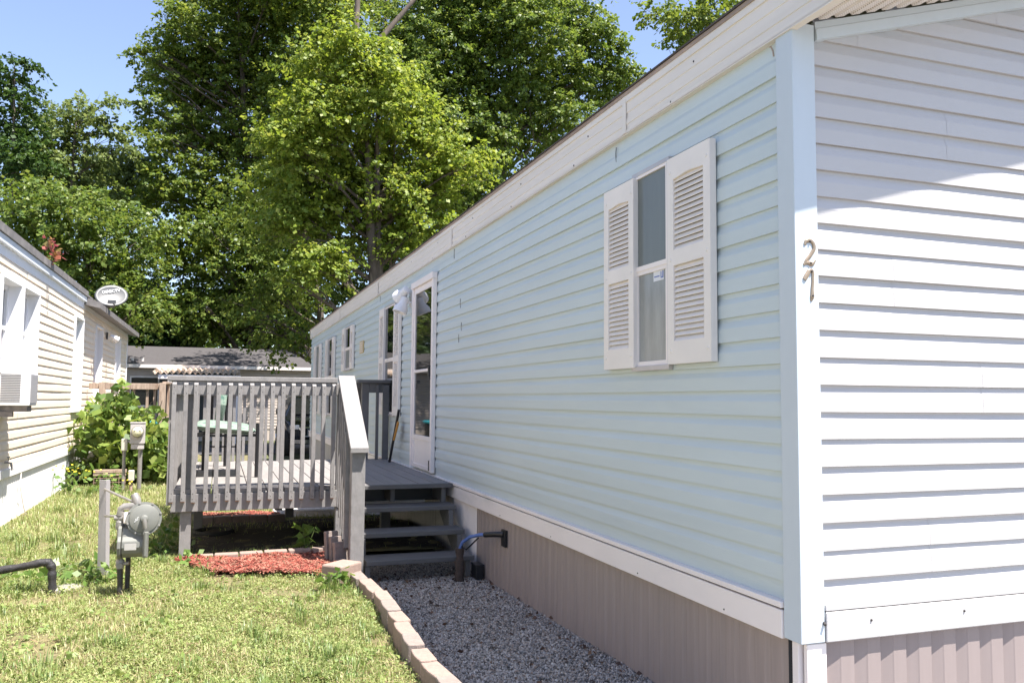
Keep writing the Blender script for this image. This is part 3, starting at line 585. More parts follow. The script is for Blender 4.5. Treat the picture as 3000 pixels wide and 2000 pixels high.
# ------------------------------------------------------------------ gas meter
GM = thing('gas_meter', 'grey gas meter with round regulator standing in the lawn beside a steel stake', 'gas meter', (-.565, 6.0, .09))
gy = 6.0
mb = MB(); mb.tube([(-.572, gy, .05), (-.570, gy, .20), (-.575, gy, .30)], [.017, .017, .019], 12); mb.build('riser', M_WRAP, GM, smooth=True)
mb = MB(); mb.tube([(-.575, gy, .31), (-.585, gy, .56)], .0175, 14); mb.lathe([(-.02, .021), (0, .027), (.03, .027), (.04, .02)], (-.575, gy, .315), (0, 0, 1), 14); mb.lathe([(0, .018), (.07, .018), (.075, .01)], (-.575, gy-.035, .318), (0, 1, 0), 12)
mb.lathe([(0, .008), (.045, .012)], (-.565, gy-.01, .325), (1, -.2, .1), 10); mb.build('inlet_pipe', M_PIPE, GM, smooth=True)
mb = MB(); mb.lathe([(0, .022), (.02, .026), (.05, .026), (.055, .021), (.085, .021), (.09, .026), (.115, .026)], (-.587, gy, .545), (.05, 0, 1), 14); mb.lathe([(0, .014), (.03, .017), (.05, .024), (.09, .024)], (-.62, gy, .618), (1, -.1, 0), 14)
mb.tube([(-.585, gy, .655), (-.583, gy, .675), (-.565, gy, .690), (-.50, gy+.01, .690), (-.485, gy+.012, .70), (-.495, gy+.02, .735), (-.51, gy+.03, .765)], [.02, .022, .023, .024, .028, .027, .024], 14); mb.build('valve_elbow', M_PIPE, GM, smooth=True)
mb = MB(); mb.box(-.562, -.515, gy-.045, gy+.03, .585, .655); mb.build('union_block', M_WHITE, GM, bevel=.008)
rd = Vector((.10, -1, .10)).normalized(); rc = Vector((-.437, gy-.06, .617))
mb = MB(); mb.lathe([(-.045, .03), (-.04, .085), (-.012, .098), (-.011, .106), (.004, .106), (.005, .094), (.0051, .091), (.014, .088), (.020, .070), (.024, .045), (.025, .024), (.056, .021), (.060, .013)], rc, rd, 36)
rg = mb.build('regulator', M_GRAY, GM, smooth=True)
mb = MB(); u = rd.orthogonal().normalized(); v_ = rd.cross(u)
for k in range(8):
    a = k*math.pi/4+.3; mb.lathe([(-.016, .007), (.010, .007), (.011, .004)], rc+(u*math.cos(a)+v_*math.sin(a))*.1015, rd, 6)
islands(mb, 'bolt', M_PIPE, rg, smooth=True)
mb = MB(); q0 = rc+rd*.0245; ur = Vector((0, 0, 1)).cross(rd).normalized(); ur = ur if ur.x > 0 else -ur; vr = rd.cross(ur); vr = vr if vr.z > 0 else -vr
mb.tube([q0+ur*a+vr*b for a, b in ((-.058, -.020), (-.050, -.010), (-.052, .0), (-.044, .004), (-.046, -.012), (-.038, -.006), (-.040, .010), (-.032, .012))], .0016, 5); mb.build('chalk_mark', M_SIGNW, rg)
mb = MB(); mb.box(-.545, -.475, gy-.098, gy-.094, .425, .465); mb.build('label_plate', M_ALU, GM)
mb = MB(); p = rc+rd*.05; mb.tube([p, p+Vector((.003, -.005, -.03)), p+Vector((.006, 0, -.06))], [.015, .013, .012], 10); mb.build('vent_nipple', M_PIPE, rg, smooth=True)
mb = MB(); mb.tube([(-.535, gy-.02, .62), (-.50, gy-.03, .62)], .02, 10); mb.build('inlet_nipple', M_PIPE, GM, smooth=True)
mb = MB(); prof = [(.0, .36), (-.06, .37), (-.10, .40), (-.115, .44), (-.11, .48), (-.085, .505), (-.07, .555), (-.0, .575), (.09, .575), (.12, .50), (.12, .40), (.08, .36)]
mb.prism([(-.565, gy+.02+a, b) for a, b in prof], (.135, 0, 0)); mb.build('meter_body', M_GRAY, GM, bevel=.008)
mb = MB(); mb.prism([(-.590, gy+.02+a*1.05, .465+(b-.465)*1.08) for a, b in prof], (.022, 0, 0)); mb.build('side_cover', M_GRAY, GM, bevel=.005)
mb = MB(); mb.box(-.437, -.405, gy-.115, gy-.06, .375, .535); mb.tube([(-.420, gy-.125, .385), (-.420, gy-.125, .54)], .011, 8); mb.build('index_bracket', M_GRAY, GM, bevel=.004)
mb = MB(); mb.tube([(-.535, gy+.08, .05), (-.535, gy+.08, .37)], .016, 10); mb.build('outlet_pipe', M_WRAP, GM, smooth=True)
mb = MB(); mb.tube([(-.765, 6.72, .735), (-.515, gy+.03, .715)], .009, 8); mb.tube([(-.755, 6.70, .545), (-.61, gy, .63)], .009, 8); islands(mb, 'brace_rod', M_PIPE, GM, smooth=True)
mb = MB(); mb.add([(-.795, 6.76, .0), (-.735, 6.73, .0), (-.735, 6.745, .0), (-.795, 6.775, .0), (-.805, 6.75, .80), (-.757, 6.72, .798), (-.757, 6.735, .798), (-.805, 6.765, .80)], [(0, 1, 5, 4), (1, 2, 6, 5), (2, 3, 7, 6), (3, 0, 4, 7), (4, 5, 6, 7)])
mb.add([(-.735, 6.73, 0), (-.715, 6.78, 0), (-.725, 6.785, 0), (-.745, 6.74, 0), (-.757, 6.72, .798), (-.737, 6.77, .798), (-.747, 6.775, .798), (-.767, 6.73, .798)], [(0, 1, 5, 4), (1, 2, 6, 5), (2, 3, 7, 6), (3, 0, 4, 7), (4, 5, 6, 7)])
mb.build('steel_stake', M_PINK, base=(-.76, 6.75, 0), label='pale grey flat steel stake standing left of the gas meter', cat='stake')
pts = [(-2.06, 6.40, .185), (-1.75, 6.36, .215), (-1.5, 6.34, .245), (-1.30, 6.32, .268), (-1.18, 6.31, .285), (-1.08, 6.30, .305), (-1.035, 6.30, .305), (-1.015, 6.30, .27), (-1.012, 6.30, .22), (-1.008, 6.30, .15), (-1.0, 6.30, .05)]
def dens(pts, n):
    out = []
    for a, b in zip(pts[:-1], pts[1:]):
        for i in range(n): out.append(tuple(Vector(a).lerp(Vector(b), i/n)))
    return out+[pts[-1]]
pts = dens(pts, 4); mb = MB(); mb.tube(pts, [.026+random.uniform(-.004, .004) for _ in pts], 12); mb.build('wrapped_drain_pipe', M_WRAP, base=(-1.0, 6.3, .05), smooth=True, label='crooked pipe wrapped in black tape rising from the lawn at far left', cat='pipe')
mb = MB(); mb.lathe([(0, .10), (.10, .10), (.11, .085), (.112, .03)], (-.93, 6.36, .02), (0, 0, 1), 24); mb.build('concrete_cap', M_CONC, base=(-.93, 6.36, .02), smooth=True, label='round pale concrete cap in the grass beside the black wrapped pipe', cat='concrete cap')
# ------------------------------------------------------------------ electric meter and neighbours
EM = thing('electric_meter', 'grey electric meter box with round glass dial on a conduit before the vine', 'electric meter', (-1.01, 12.6, .1))
mb = MB(); mb.tube([(-1.01, 12.6, .05), (-1.01, 12.6, .77)], .029, 14); mb.build('conduit', M_PIPE, EM, smooth=True)
mb = MB(); mb.box(-1.14, -.955, 12.52, 12.63, .765, 1.045); mb.box(-1.125, -.965, 12.53, 12.63, .69, .763); mb.box(-1.148, -.95, 12.512, 12.635, 1.046, 1.058); mb.build('meter_box', mat('box_grey', (.44, .41, .40), .5, .06), EM, bevel=.006)
mb = MB(); mb.lathe([(0, .082), (.03, .082), (.032, .07)], (-1.045, 12.521, .93), (0, -1, 0), 28); mb.build('dial_ring', M_PIPE, EM, smooth=True)
mb = MB(); mb.lathe([(0, .068), (.03, .066), (.05, .05), (.058, .02)], (-1.045, 12.489, .93), (0, -1, 0), 28); dg = mb.build('dial_glass', mat('dial_face', (.62, .60, .42), .12, .1, 20, spec=.8), EM, smooth=True)
mb = MB(); mb.box(-1.09, -1.0, 12.432, 12.445, .935, .945); mb.build('dial_label', M_NAIL, EM)
JB = thing('junction_box', 'tall pale junction box on a thin pipe left of the electric meter', 'junction box', (-1.215, 12.65, .1))
mb = MB(); mb.box(-1.255, -1.178, 12.60, 12.68, .665, .83); mb.build('box', mat('box_pale', (.52, .49, .42), .5, .05), JB, bevel=.01)
mb = MB(); mb.tube([(-1.215, 12.64, .05), (-1.215, 12.64, .67)], .021, 12); mb.tube([(-1.178, 12.64, .79), (-1.12, 12.62, .78)], .016, 8); mb.build('pipe', M_PIPE, JB, smooth=True)
PD = thing('cable_pedestal', 'small pale cable pedestal on a rough wooden stub right by the meter conduit', 'cable pedestal', (-1.10, 12.45, .1))
mb = MB(); mb.box(-1.135, -1.06, 12.41, 12.47, .27, .415); mb.build('housing', mat('box_pale', ()), PD, bevel=.012)
mb = MB(); mb.tube([(-1.10, 12.46, .03), (-1.10, 12.46, .28)], .022, 10); mb.build('stub', M_BROWN, PD, smooth=True)
WC = thing('wire_cage', 'low wire mesh cage with a wooden top rail under the vine', 'cage', (-1.43, 13.1, .1))
mb = MB(); mb.box(-1.64, -1.22, 13.05, 13.15, .335, .375); mb.box(-1.64, -1.22, 13.04, 13.06, .295, .32); mb.build('top_rail', M_BROWN, WC)
mb = MB()
for i in range(6): x = -1.63+.08*i; mb.tube([(x, 13.05, .05), (x, 13.05, .30)], .005, 6)
for z in (.14, .2, .26): mb.tube([(-1.64, 13.05, z), (-1.22, 13.05, z)], .005, 6)
mb.build('mesh', M_RUSTO, WC)
# ------------------------------------------------------------------ cream neighbour home
XL = -2.03
NH = thing('cream_mobile_home', 'cream lap sided mobile home with white windows along the left edge', 'mobile home', (-2.03, 9.0, .1))
OP = [(9.19, 9.99, 1.66, 2.56), (10.13, 10.91, 1.66, 2.57), (13.55, 14.27, 1.205, 2.57), (15.75, 16.5, .66, 2.60), (18.65, 19.38, 1.60, 2.57)]
mb = MB(); siding(mb, lambda t, o, z: (XL-.013+o, t, z), 3.0, 20.8, [.66+.1016*i for i in range(21)], opens=OP, seams=(9.6, 12.6, 17.2), step=.002, dep=.75)
mb.box(-2.4, XL-.2, 3.0, 20.8, .5, 2.8); mb.box(-6.2, XL-.02, 20.78, 20.8, .5, 2.8); mb.build('siding', M_CREAM, NH)
mb = MB(); mb.box(XL-.02, XL+.012, 20.78, 20.84, .66, 2.79); mb.build('corner_trim', M_WALLW, NH)
mb = MB(); mb.box(XL-.03, XL+.004, 3.0, 20.82, 2.765, 2.90); mb.build('frieze', M_WALLW, NH)
mb = MB(); mb.box(XL-.05, -1.988, 3.0, 14.3, 2.865, 2.945); mb.build('eave_fascia', mat('bright_metal_fascia', (.72, .74, .78), .35, .05, 2, stretch=(1, .3, 1)), NH, bevel=.004)
mb = MB(); mb.box(XL-.05, -1.97, 3.0, 14.3, 2.948, 3.03); mb.build('roof_edge', M_ROOFG, NH)
mb = MB(); mb.hexa([(-2.05, 14.3, 2.84), (-1.80, 14.3, 2.78), (-1.80, 20.95, 2.78), (-2.05, 20.95, 2.84), (-2.05, 14.3, 2.96), (-1.80, 14.3, 2.87), (-1.80, 20.95, 2.87), (-2.05, 20.95, 2.96)]); mb.build('porch_eave', M_ROOFG, NH)
mb = MB(); mb.hexa([(-2.03, 3.0, 3.0), (-4.1, 3.0, 3.5), (-4.1, 20.9, 3.5), (-2.03, 20.9, 3.0), (-2.03, 3.0, 3.03), (-4.1, 3.0, 3.53), (-4.1, 20.9, 3.53), (-2.03, 20.9, 3.03)]); mb.hexa([(-6.2, 3.0, 3.0), (-4.1, 3.0, 3.5), (-4.1, 20.9, 3.5), (-6.2, 20.9, 3.0), (-6.2, 3.0, 3.03), (-4.1, 3.0, 3.53), (-4.1, 20.9, 3.53), (-6.2, 20.9, 3.03)]); mb.build('roof', M_ROOFG, NH)
mb = MB(); mb.box(XL-.03, XL+.018, 3.0, 20.82, .575, .665); mb.build('trim_band', M_WALLW, NH, bevel=.003)
mb = MB(); skirt(mb, lambda t, o, z: (XL-.02+o, t, z), 3.0, 20.8, .0, .58, .1, .012, .5); mb.build('skirting', M_WALLW, NH)
def nwin(y0, y1, z0, z1, door=False):
    d = .125; mb = MB(); xo = XL+.022
    mb.box(XL-d, xo, y0-.03, y0, z0, z1); mb.box(XL-d, xo, y1, y1+.03, z0, z1); mb.box(XL-d, xo, y0-.03, y1+.03, z1, z1+.03); mb.box(XL-d, xo+.01, y0-.03, y1+.03, z0-.03, z0)
    W = mb.build('door' if door else 'window', M_WALLW, NH)
    mb = MB(); xs_ = XL-d; zm = (z0+z1)/2
    mb.box(xs_-.03, xs_+.02, y0, y0+.04, z0, z1); mb.box(xs_-.03, xs_+.02, y1-.04, y1, z0, z1); mb.box(xs_-.03, xs_+.02, y0+.04, y1-.04, z1-.05, z1); mb.box(xs_-.03, xs_+.02, y0+.04, y1-.04, zm-.02, zm+.02); mb.box(xs_-.03, xs_+.02, y0+.04, y1-.04, z0, z0+.05)
    if door: mb.box(xs_-.02, xs_+.01, y0+.04, y1-.04, z0+.05, z0+.9)
    mb.build('sash', M_WALLW, W)
    mb = MB(); mb.box(xs_-.02, xs_-.01, y0+.04, y1-.04, z0+.05, z1-.05); mb.build('pane', mat('greyish_glass', (.10, .10, .105), .08, .1, spec=.8), W)
for i, o in enumerate(OP): nwin(*o, door=(i == 3))
mb = MB(); mb.box(XL+.012, XL+.03, 17.0, 17.12, 2.47, 2.60); wl = mb.build('wall_lamp', M_BLACK, NH)
mb = MB(); mb.lathe([(0, .03), (.05, .045), (.16, .06), (.165, .05)], (XL+.07, 17.06, 2.54), (.8, .3, -.45), 14); mb.build('lamp_head', M_LAMPW, wl, smooth=True)
mb = MB(); mb.tube([(XL+.012, 9.62, .74), (XL+.07, 9.62, .73), (XL+.085, 9.62, .66)], .012, 8); mb.tube([(XL+.05, 9.60, .75), (XL+.05, 9.60, .79)], .006, 6); mb.tube([(XL+.05, 9.56, .79), (XL+.05, 9.64, .79)], .008, 6); mb.build('tap', M_PIPE, NH, smooth=True)
mb = MB(); mb.tube([(XL+.025, 10.35, .57), (XL+.02, 10.33, .45), (XL+.03, 10.5, .2), (XL+.05, 10.6, .05)], .006, 6); mb.build('cable', M_WHITE, NH, smooth=True)
AC = thing('air_conditioner', 'white window air conditioner sticking out of the cream wall', 'air conditioner', (-1.9, 9.4, 1.3))
mb = MB(); mb.box(-2.1, -1.75, 9.23, 9.575, 1.31, 1.64); mb.build('casing', M_WALLW, AC, bevel=.008)
mb = MB()
for i in range(17): mb.box(-2.0, -1.83, 9.2265, 9.2295, 1.345+i*.0165, 1.3535+i*.0165)
mb.build('louvre', mat('louvre_shadow', (.16, .16, .165), .6, .05), AC)
mb = MB(); mb.box(-1.7495, -1.743, 9.245, 9.56, 1.335, 1.615); mb.build('condenser_coil', mat('coil_grey', (.27, .265, .275), .6, .2, 30, stretch=(1, 8, 60)), AC)
mb = MB(); mb.box(-2.03, -1.78, 9.30, 9.50, 1.25, 1.308); mb.box(-2.03, -1.90, 9.27, 9.33, 1.20, 1.25); mb.build('support_bracket', M_ROOFG, AC)
SD = thing('satellite_dish', 'pale grey satellite dish with lettering on the eave of the cream home', 'satellite dish', (-1.98, 14.5, 2.95))
ctr = Vector((-1.76, 15.3, 3.10)); axd = Vector((.25, -.86, .44)).normalized()
mb = MB(); u = Vector((1, .2, .0)); u = (u-axd*u.dot(axd)).normalized(); v_ = axd.cross(u)
if v_.z < 0: v_ = -v_
ct, st = math.cos(.30), math.sin(.30); u, v_ = ct*u+st*v_, ct*v_-st*u
vs = [ctr-axd*.035]; fs = []; nr, ns = 6, 40
for i in range(1, nr+1):
    for k in range(ns):
        a = 2*math.pi*k/ns; r_ = i/nr; vs.append(ctr+u*(.26*r_*math.cos(a))+v_*(.20*r_*math.sin(a))-axd*(.035*(1-r_*r_)))
for k in range(ns): fs.append((0, 1+k, 1+(k+1) % ns))
for i in range(nr-1):
    for k in range(ns): b0 = 1+i*ns; k2 = (k+1) % ns; fs.append((b0+k, b0+ns+k, b0+ns+k2, b0+k2))
mb.add(vs, fs); rf = mb.build('reflector', M_DISH, SD, smooth=True); sol = rf.modifiers.new('solid', 'SOLIDIFY'); sol.thickness = .012
mwt = Matrix(((u.x, v_.x, axd.x, 0), (u.y, v_.y, axd.y, 0), (u.z, v_.z, axd.z, 0), (0, 0, 0, 1)))
text_mesh('lettering', 'DIRECTV', .072, M_SIGNW, SD, Matrix.Translation(ctr-axd*.014+v_*.085+u*.02) @ mwt, .004)
mb = MB(); mb.tube([ctr-axd*.03-v_*.08, ctr-axd*.10-v_*.16, (-1.93, 15.25, 2.90)], .024, 10); mb.build('mast', M_ROOFG, SD, smooth=True)
mb = MB(); mb.tube([ctr-axd*.01-v_*.20, ctr+axd*.20-v_*.26-u*.10], .010, 8); mb.box(-.06, .06, -.03, .03, -.02, .035, Matrix.Translation(ctr+axd*.20-v_*.24-u*.11)); mb.build('feed_arm', M_DISH, SD)
# ------------------------------------------------------------------ brown neighbour deck railing
BD = thing('weathered_deck_railing', 'weathered brown wooden porch railing behind the vine by the cream home', 'railing', (-1.3, 15.0, .1))
mb = MB(); mb.box(-2.0, -.90, 14.98, 15.02, 1.53, 1.63); mb.build('top_rail', M_BROWN, BD, bevel=.004)
mb = MB(); mb.hexa([(-.90, 14.93, 1.63), (-.80, 14.93, 1.63), (-.80, 17.5, 1.63), (-.90, 17.5, 1.63), (-.90, 14.93, 1.665), (-.80, 14.93, 1.665), (-.80, 17.5, 1.665), (-.90, 17.5, 1.665)]); mb.build('side_cap', M_BROWN, BD)
mb = MB(); mb.box(-2.0, -.83, 14.98, 17.4, .55, .60); mb.build('floor', M_BROWN, BD)
for x, w_ in ((-1.80, .09), (-.895, .10)):
    mb = MB(); mb.box(x-w_/2, x+w_/2, 14.90, 15.0-.021, .05, 1.64); mb.build('post', M_BROWN, BD, bevel=.004)
for x in (-1.66, -1.50, -1.42, -1.34, -1.13, -1.02):
    mb = MB(); mb.box(x-.02, x+.02, 15.022, 15.06, .5, 1.54); mb.build('baluster', M_BROWN, BD)
for i, y in enumerate((15.4, 15.8, 16.2, 16.6, 17.0)):
    mb = MB(); mb.box(-.85, -.81, y, y+.04, .5, 1.63); mb.build('baluster', M_BROWN, BD)
# ------------------------------------------------------------------ house across the road
BH = thing('tan_mobile_home', 'low tan mobile home with grey shingle roof and lean-to porch across the road', 'mobile home', (0, 30, 0))
mb = MB(); siding(mb, lambda t, o, z: (t, 30.0-o, z), -9, 14, [.35+.1016*i for i in range(21)], seg=6); mb.box(-9, 14, 30.0, 34.2, -.05, 2.48); mb.prism([(-9, 30, 2.48), (-9, 34.2, 2.48), (-9, 32.1, 3.1)], (.02, 0, 0)); mb.build('wall', M_BGSID, BH)
mb = MB(); mb.hexa([(-9.3, 29.7, 2.45), (14.3, 29.7, 2.45), (14.3, 32.1, 3.17), (-9.3, 32.1, 3.17), (-9.3, 29.7, 2.49), (14.3, 29.7, 2.49), (14.3, 32.1, 3.21), (-9.3, 32.1, 3.21)]); mb.hexa([(-9.3, 34.5, 2.45), (14.3, 34.5, 2.45), (14.3, 32.1, 3.17), (-9.3, 32.1, 3.17), (-9.3, 34.5, 2.49), (14.3, 34.5, 2.49), (14.3, 32.1, 3.21), (-9.3, 32.1, 3.21)]); mb.build('roof', M_BGROOF, BH)
mb = MB(); mb.box(-9.3, 14.3, 29.66, 29.70, 2.37, 2.48); mb.build('fascia', M_WHITE, BH)
mb = MB(); n = 60; vs = []
for i in range(n*4+1):
    x = -1.95+2.55*i/(n*4); dz = .035*math.sin(i/(n*4)*2*math.pi*16); vs += [(x, 26.9, 2.13+dz), (x, 29.9, 2.40+dz)]
mb.add(vs, [(2*i, 2*i+2, 2*i+3, 2*i+1) for i in range(n*4)]); pr = mb.build('porch_roof', mat('rusty_corrugated', (.52, .42, .35), .6, .15, 3, col2=(.40, .22, .12), cscale=3, cut=.5), BH)
mb = MB(); mb.box(-1.75, .60, 26.94, 27.0, 1.96, 2.09); mb.build('porch_beam', M_WHITE, BH)
for x in (-1.42, .5):
    mb = MB(); mb.box(x-.06, x+.06, 26.95, 27.07, 0, 1.955); mb.build('porch_post', M_WHITE, BH)
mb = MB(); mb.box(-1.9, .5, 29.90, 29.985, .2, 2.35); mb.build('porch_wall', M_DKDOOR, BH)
mb = MB(); mb.box(-1.25, -.85, 29.86, 29.897, .35, 2.05); mb.build('screen_door', mat('screen_door', (.16, .165, .17), .6, .1), BH)
mb = MB(); mb.box(-.3, .35, 29.87, 29.897, .3, 2.1); mb.build('porch_panel', mat('brown_panel', (.07, .05, .045), .7, .2), BH)
for x in (-2.35, 3.2):
    mb = MB(); mb.box(x-.45, x+.45, 29.94, 29.984, 1.1, 2.1); wi = mb.build('window', M_WHITE, BH); mb = MB(); mb.box(x-.4, x+.4, 29.925, 29.938, 1.15, 2.05); mb.build('pane', M_GLASSD, wi)
mb = MB(); mb.tube([(-2.75, 30.1, 2.6), (-2.75, 30.1, 2.72)], .04, 8); mb.tube([(-2.45, 30.1, 2.6), (-2.45, 30.1, 2.72)], .04, 8); islands(mb, 'roof_vent_pipe', M_WHITE, BH)
TB = thing('trash_bin', 'dark wheeled bin with a bright teal lid beyond the brown railing', 'bin', (-1.45, 21.6, -.03))
mb = MB(); mb.hexa([(-1.68, 21.4, 0), (-1.26, 21.4, 0), (-1.26, 21.8, 0), (-1.68, 21.8, 0), (-1.74, 21.35, .76), (-1.2, 21.35, .76), (-1.2, 21.85, .76), (-1.74, 21.85, .76)]); mb.build('body', M_BLACK, TB, bevel=.02)
mb = MB(); mb.box(-1.76, -1.18, 21.32, 21.88, .765, .85); mb.build('lid', M_TEAL, TB, bevel=.03)
for x in (-1.66, -1.28):
    mb = MB(); mb.lathe([(0, .1), (.05, .1)], (x-.025, 21.84, .07), (1, 0, 0), 14); mb.build('wheel', M_TYRE, TB, smooth=True)
# ------------------------------------------------------------------ parked car
CA = thing('parked_car', 'black car parked behind the far end of the aqua home, seen through the railing', 'car', (2.45, 21.0, -.03))
x0, x1 = 1.53, 3.35
def loft(secs):   # each: (y, z, halfwidth)
    pass
mb = MB(); prof = [(20.62, .30), (20.55, .50), (20.60, .78), (20.75, .86), (21.55, .97), (22.15, 1.42), (22.5, 1.47), (23.6, 1.44), (24.35, 1.05), (24.95, 1.0), (25.05, .75), (25.0, .32)]
def hw(z): return .91 if z < .95 else .91-.25*(z-.95)/.5
xc = (x0+x1)/2; k = len(prof); vs = [(xc-hw(z)+(.10 if (i in (0, 1, 2, 10, 11)) else 0), y, z) for i, (y, z) in enumerate(prof)]+[(xc+hw(z)-(.10 if (i in (0, 1, 2, 10, 11)) else 0), y, z) for i, (y, z) in enumerate(prof)]
mb.add(vs, [(i, (i+1) % k, k+(i+1) % k, k+i) for i in range(k)]+[tuple(range(k-1, -1, -1)), tuple(range(k, 2*k))]); mb.build('body', M_CAR, CA, bevel=.05)
mb = MB(); mb.add([(xc-.72, 21.58, 1.0), (xc+.72, 21.58, 1.0), (xc+.62, 22.10, 1.385), (xc-.62, 22.10, 1.385)], [(0, 1, 2, 3)]); 
for q in mb.v[:]: pass
mb.v = [(x, y-.03, z+.012) for x, y, z in mb.v]; mb.build('windscreen', M_GLASSD, CA)
mb = MB()
for s_ in (-1, 1): mb.add([(xc+s_*.925, 21.75, .98), (xc+s_*.925, 24.1, 1.0), (xc+s_*.81, 23.6, 1.38), (xc+s_*.80, 22.2, 1.38)], [(0, 1, 2, 3)])
mb.build('side_window', M_GLASSD, CA)
mb = MB(); mb.tube([(xc-.62, 20.525, .70), (xc+.62, 20.525, .70), (xc+.50, 20.515, .50), (xc-.50, 20.515, .50), (xc-.62, 20.525, .70)], .018, 8); gr = mb.build('grille', M_CHROME, CA, smooth=True)
mb = MB()
for i in range(14): mb.box(xc-.5+i*.075, xc-.49+i*.075, 20.52, 20.535, .51, .69)
mb.build('grille_bar', M_CHROME, gr)
for s_ in (-1, 1):
    mb = MB(); mb.box(xc+s_*.72-.11, xc+s_*.72+.11, 20.57, 20.62, .66, .77); mb.build('headlight', M_LAMPW, CA, bevel=.02)
    mb = MB(); mb.box(xc+s_*1.0-.09, xc+s_*1.0+.09, 21.78, 21.88, 1.0, 1.14); mb.build('mirror', M_CAR, CA, bevel=.03)
    for y in (21.35, 24.2):
        mb = MB(); mb.lathe([(-.1, .32), (.1, .32)], (xc+s_*.82, y, .30), (1, 0, 0), 24); wh = mb.build('wheel', M_TYRE, CA, smooth=True); mb = MB(); mb.lathe([(0, .2), (.015, .19)], (xc+s_*.93, y, .30), (s_, 0, 0), 18); mb.build('rim', M_CHROME, wh, smooth=True)
mb = MB(); mb.box(xc-.75, xc+.75, 20.52, 20.56, .33, .42); mb.build('bumper_trim', M_CHROME, CA)
# ------------------------------------------------------------------ foliage
def leaves(C, RAD, n, size, rng, droop=.35, flat=.55, up=.75):
    """C (N,3) spray centres, RAD (N,) spray radius -> kite leaves, 4 verts each"""
    N = len(C); idx = np.repeat(np.arange(N), n); T = len(idx)
    d = rng.normal(size=(T, 3)); d /= np.linalg.norm(d, axis=1)[:, None]; r = rng.random(T)**.45
    P = C[idx]+d*(RAD[idx]*r)[:, None]*np.array([1, 1, flat]); P[:, 2] -= droop*RAD[idx]*r*r*rng.random(T)
    nrm = rng.normal(size=(T, 3))*.62; nrm[:, 2] += up; nrm /= np.linalg.norm(nrm, axis=1)[:, None]
    t = d+rng.normal(size=(T, 3))*.7; t -= nrm*(t*nrm).sum(1)[:, None]; t /= np.linalg.norm(t, axis=1)[:, None]+1e-9
    b = np.cross(nrm, t); s = size*(.4+1.05*rng.random(T)**1.4); s = s[:, None]
    V = np.empty((T, 4, 3)); V[:, 0] = P; V[:, 1] = P+t*s*.45+b*s*.42-nrm*s*.10; V[:, 2] = P+t*s-nrm*s*.15; V[:, 3] = P+t*s*.45-b*s*.42-nrm*s*.10
    return V.reshape(-1, 3), np.arange(T*4).reshape(-1, 4)
def spray_leaves(C, D, n, size, L, rng):
    N = len(C); cnt = np.maximum(6, (n*(.4+1.2*rng.random(N))*.5)).astype(int); idx = np.repeat(np.arange(N), cnt); T = len(idx); Ls = (L*(.7+.9*rng.random(N)))[idx]
    t = rng.random(T); d = D[idx]; side = np.cross(d, (0, 0, 1.)); side /= np.linalg.norm(side, axis=1)[:, None]+1e-9
    wd = .42*(1-.55*t); P = C[idx]+d*(t*Ls*1.5)[:, None]+side*(rng.normal(size=T)*wd*Ls*.75)[:, None]; P[:, 2] += rng.normal(size=T)*.10*Ls-.38*Ls*t*t
    nrm = rng.normal(size=(T, 3))*.5; nrm[:, 2] += .7; nrm += d*.35; nrm /= np.linalg.norm(nrm, axis=1)[:, None]
    a = d+side*rng.normal(size=(T, 1))*.9+rng.normal(size=(T, 3))*.35; a[:, 2] -= .35; a -= nrm*(a*nrm).sum(1)[:, None]; a /= np.linalg.norm(a, axis=1)[:, None]+1e-9; b = np.cross(nrm, a); s = (size*(.5+.95*rng.random(T)**1.3))[:, None]
    V = np.empty((T, 4, 3)); V[:, 0] = P; V[:, 1] = P+a*s*.48+b*s*.44-nrm*s*.12; V[:, 2] = P+a*s-nrm*s*.18; V[:, 3] = P+a*s*.48-b*s*.44-nrm*s*.12
    return V.reshape(-1, 3), np.arange(T*4).reshape(-1, 4)
LM = {
 'dark': leafmat('dark_maple_leaf', [(.062, .105, .018), (.098, .15, .024), (.145, .195, .032), (.20, .235, .048)], .4, .5, spec=.3),
 'bright': leafmat('bright_maple_leaf', [(.115, .175, .024), (.165, .23, .032), (.21, .265, .042), (.265, .30, .065)], .44, .5, spec=.3),
 'mid': leafmat('mid_green_leaf', [(.065, .115, .02), (.10, .155, .026), (.14, .195, .034), (.19, .23, .055)], .4, .45, spec=.4),
 'olive': leafmat('pale_green_leaf', [(.10, .145, .04), (.14, .185, .05), (.18, .22, .07)], .38, .5, spec=.3),
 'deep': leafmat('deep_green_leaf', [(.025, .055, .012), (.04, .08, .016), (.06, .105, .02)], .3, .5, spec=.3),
 'under': leafmat('understorey_leaf', [(.12, .175, .02), (.165, .225, .026), (.20, .25, .035)], .4, .5, spec=.3)}
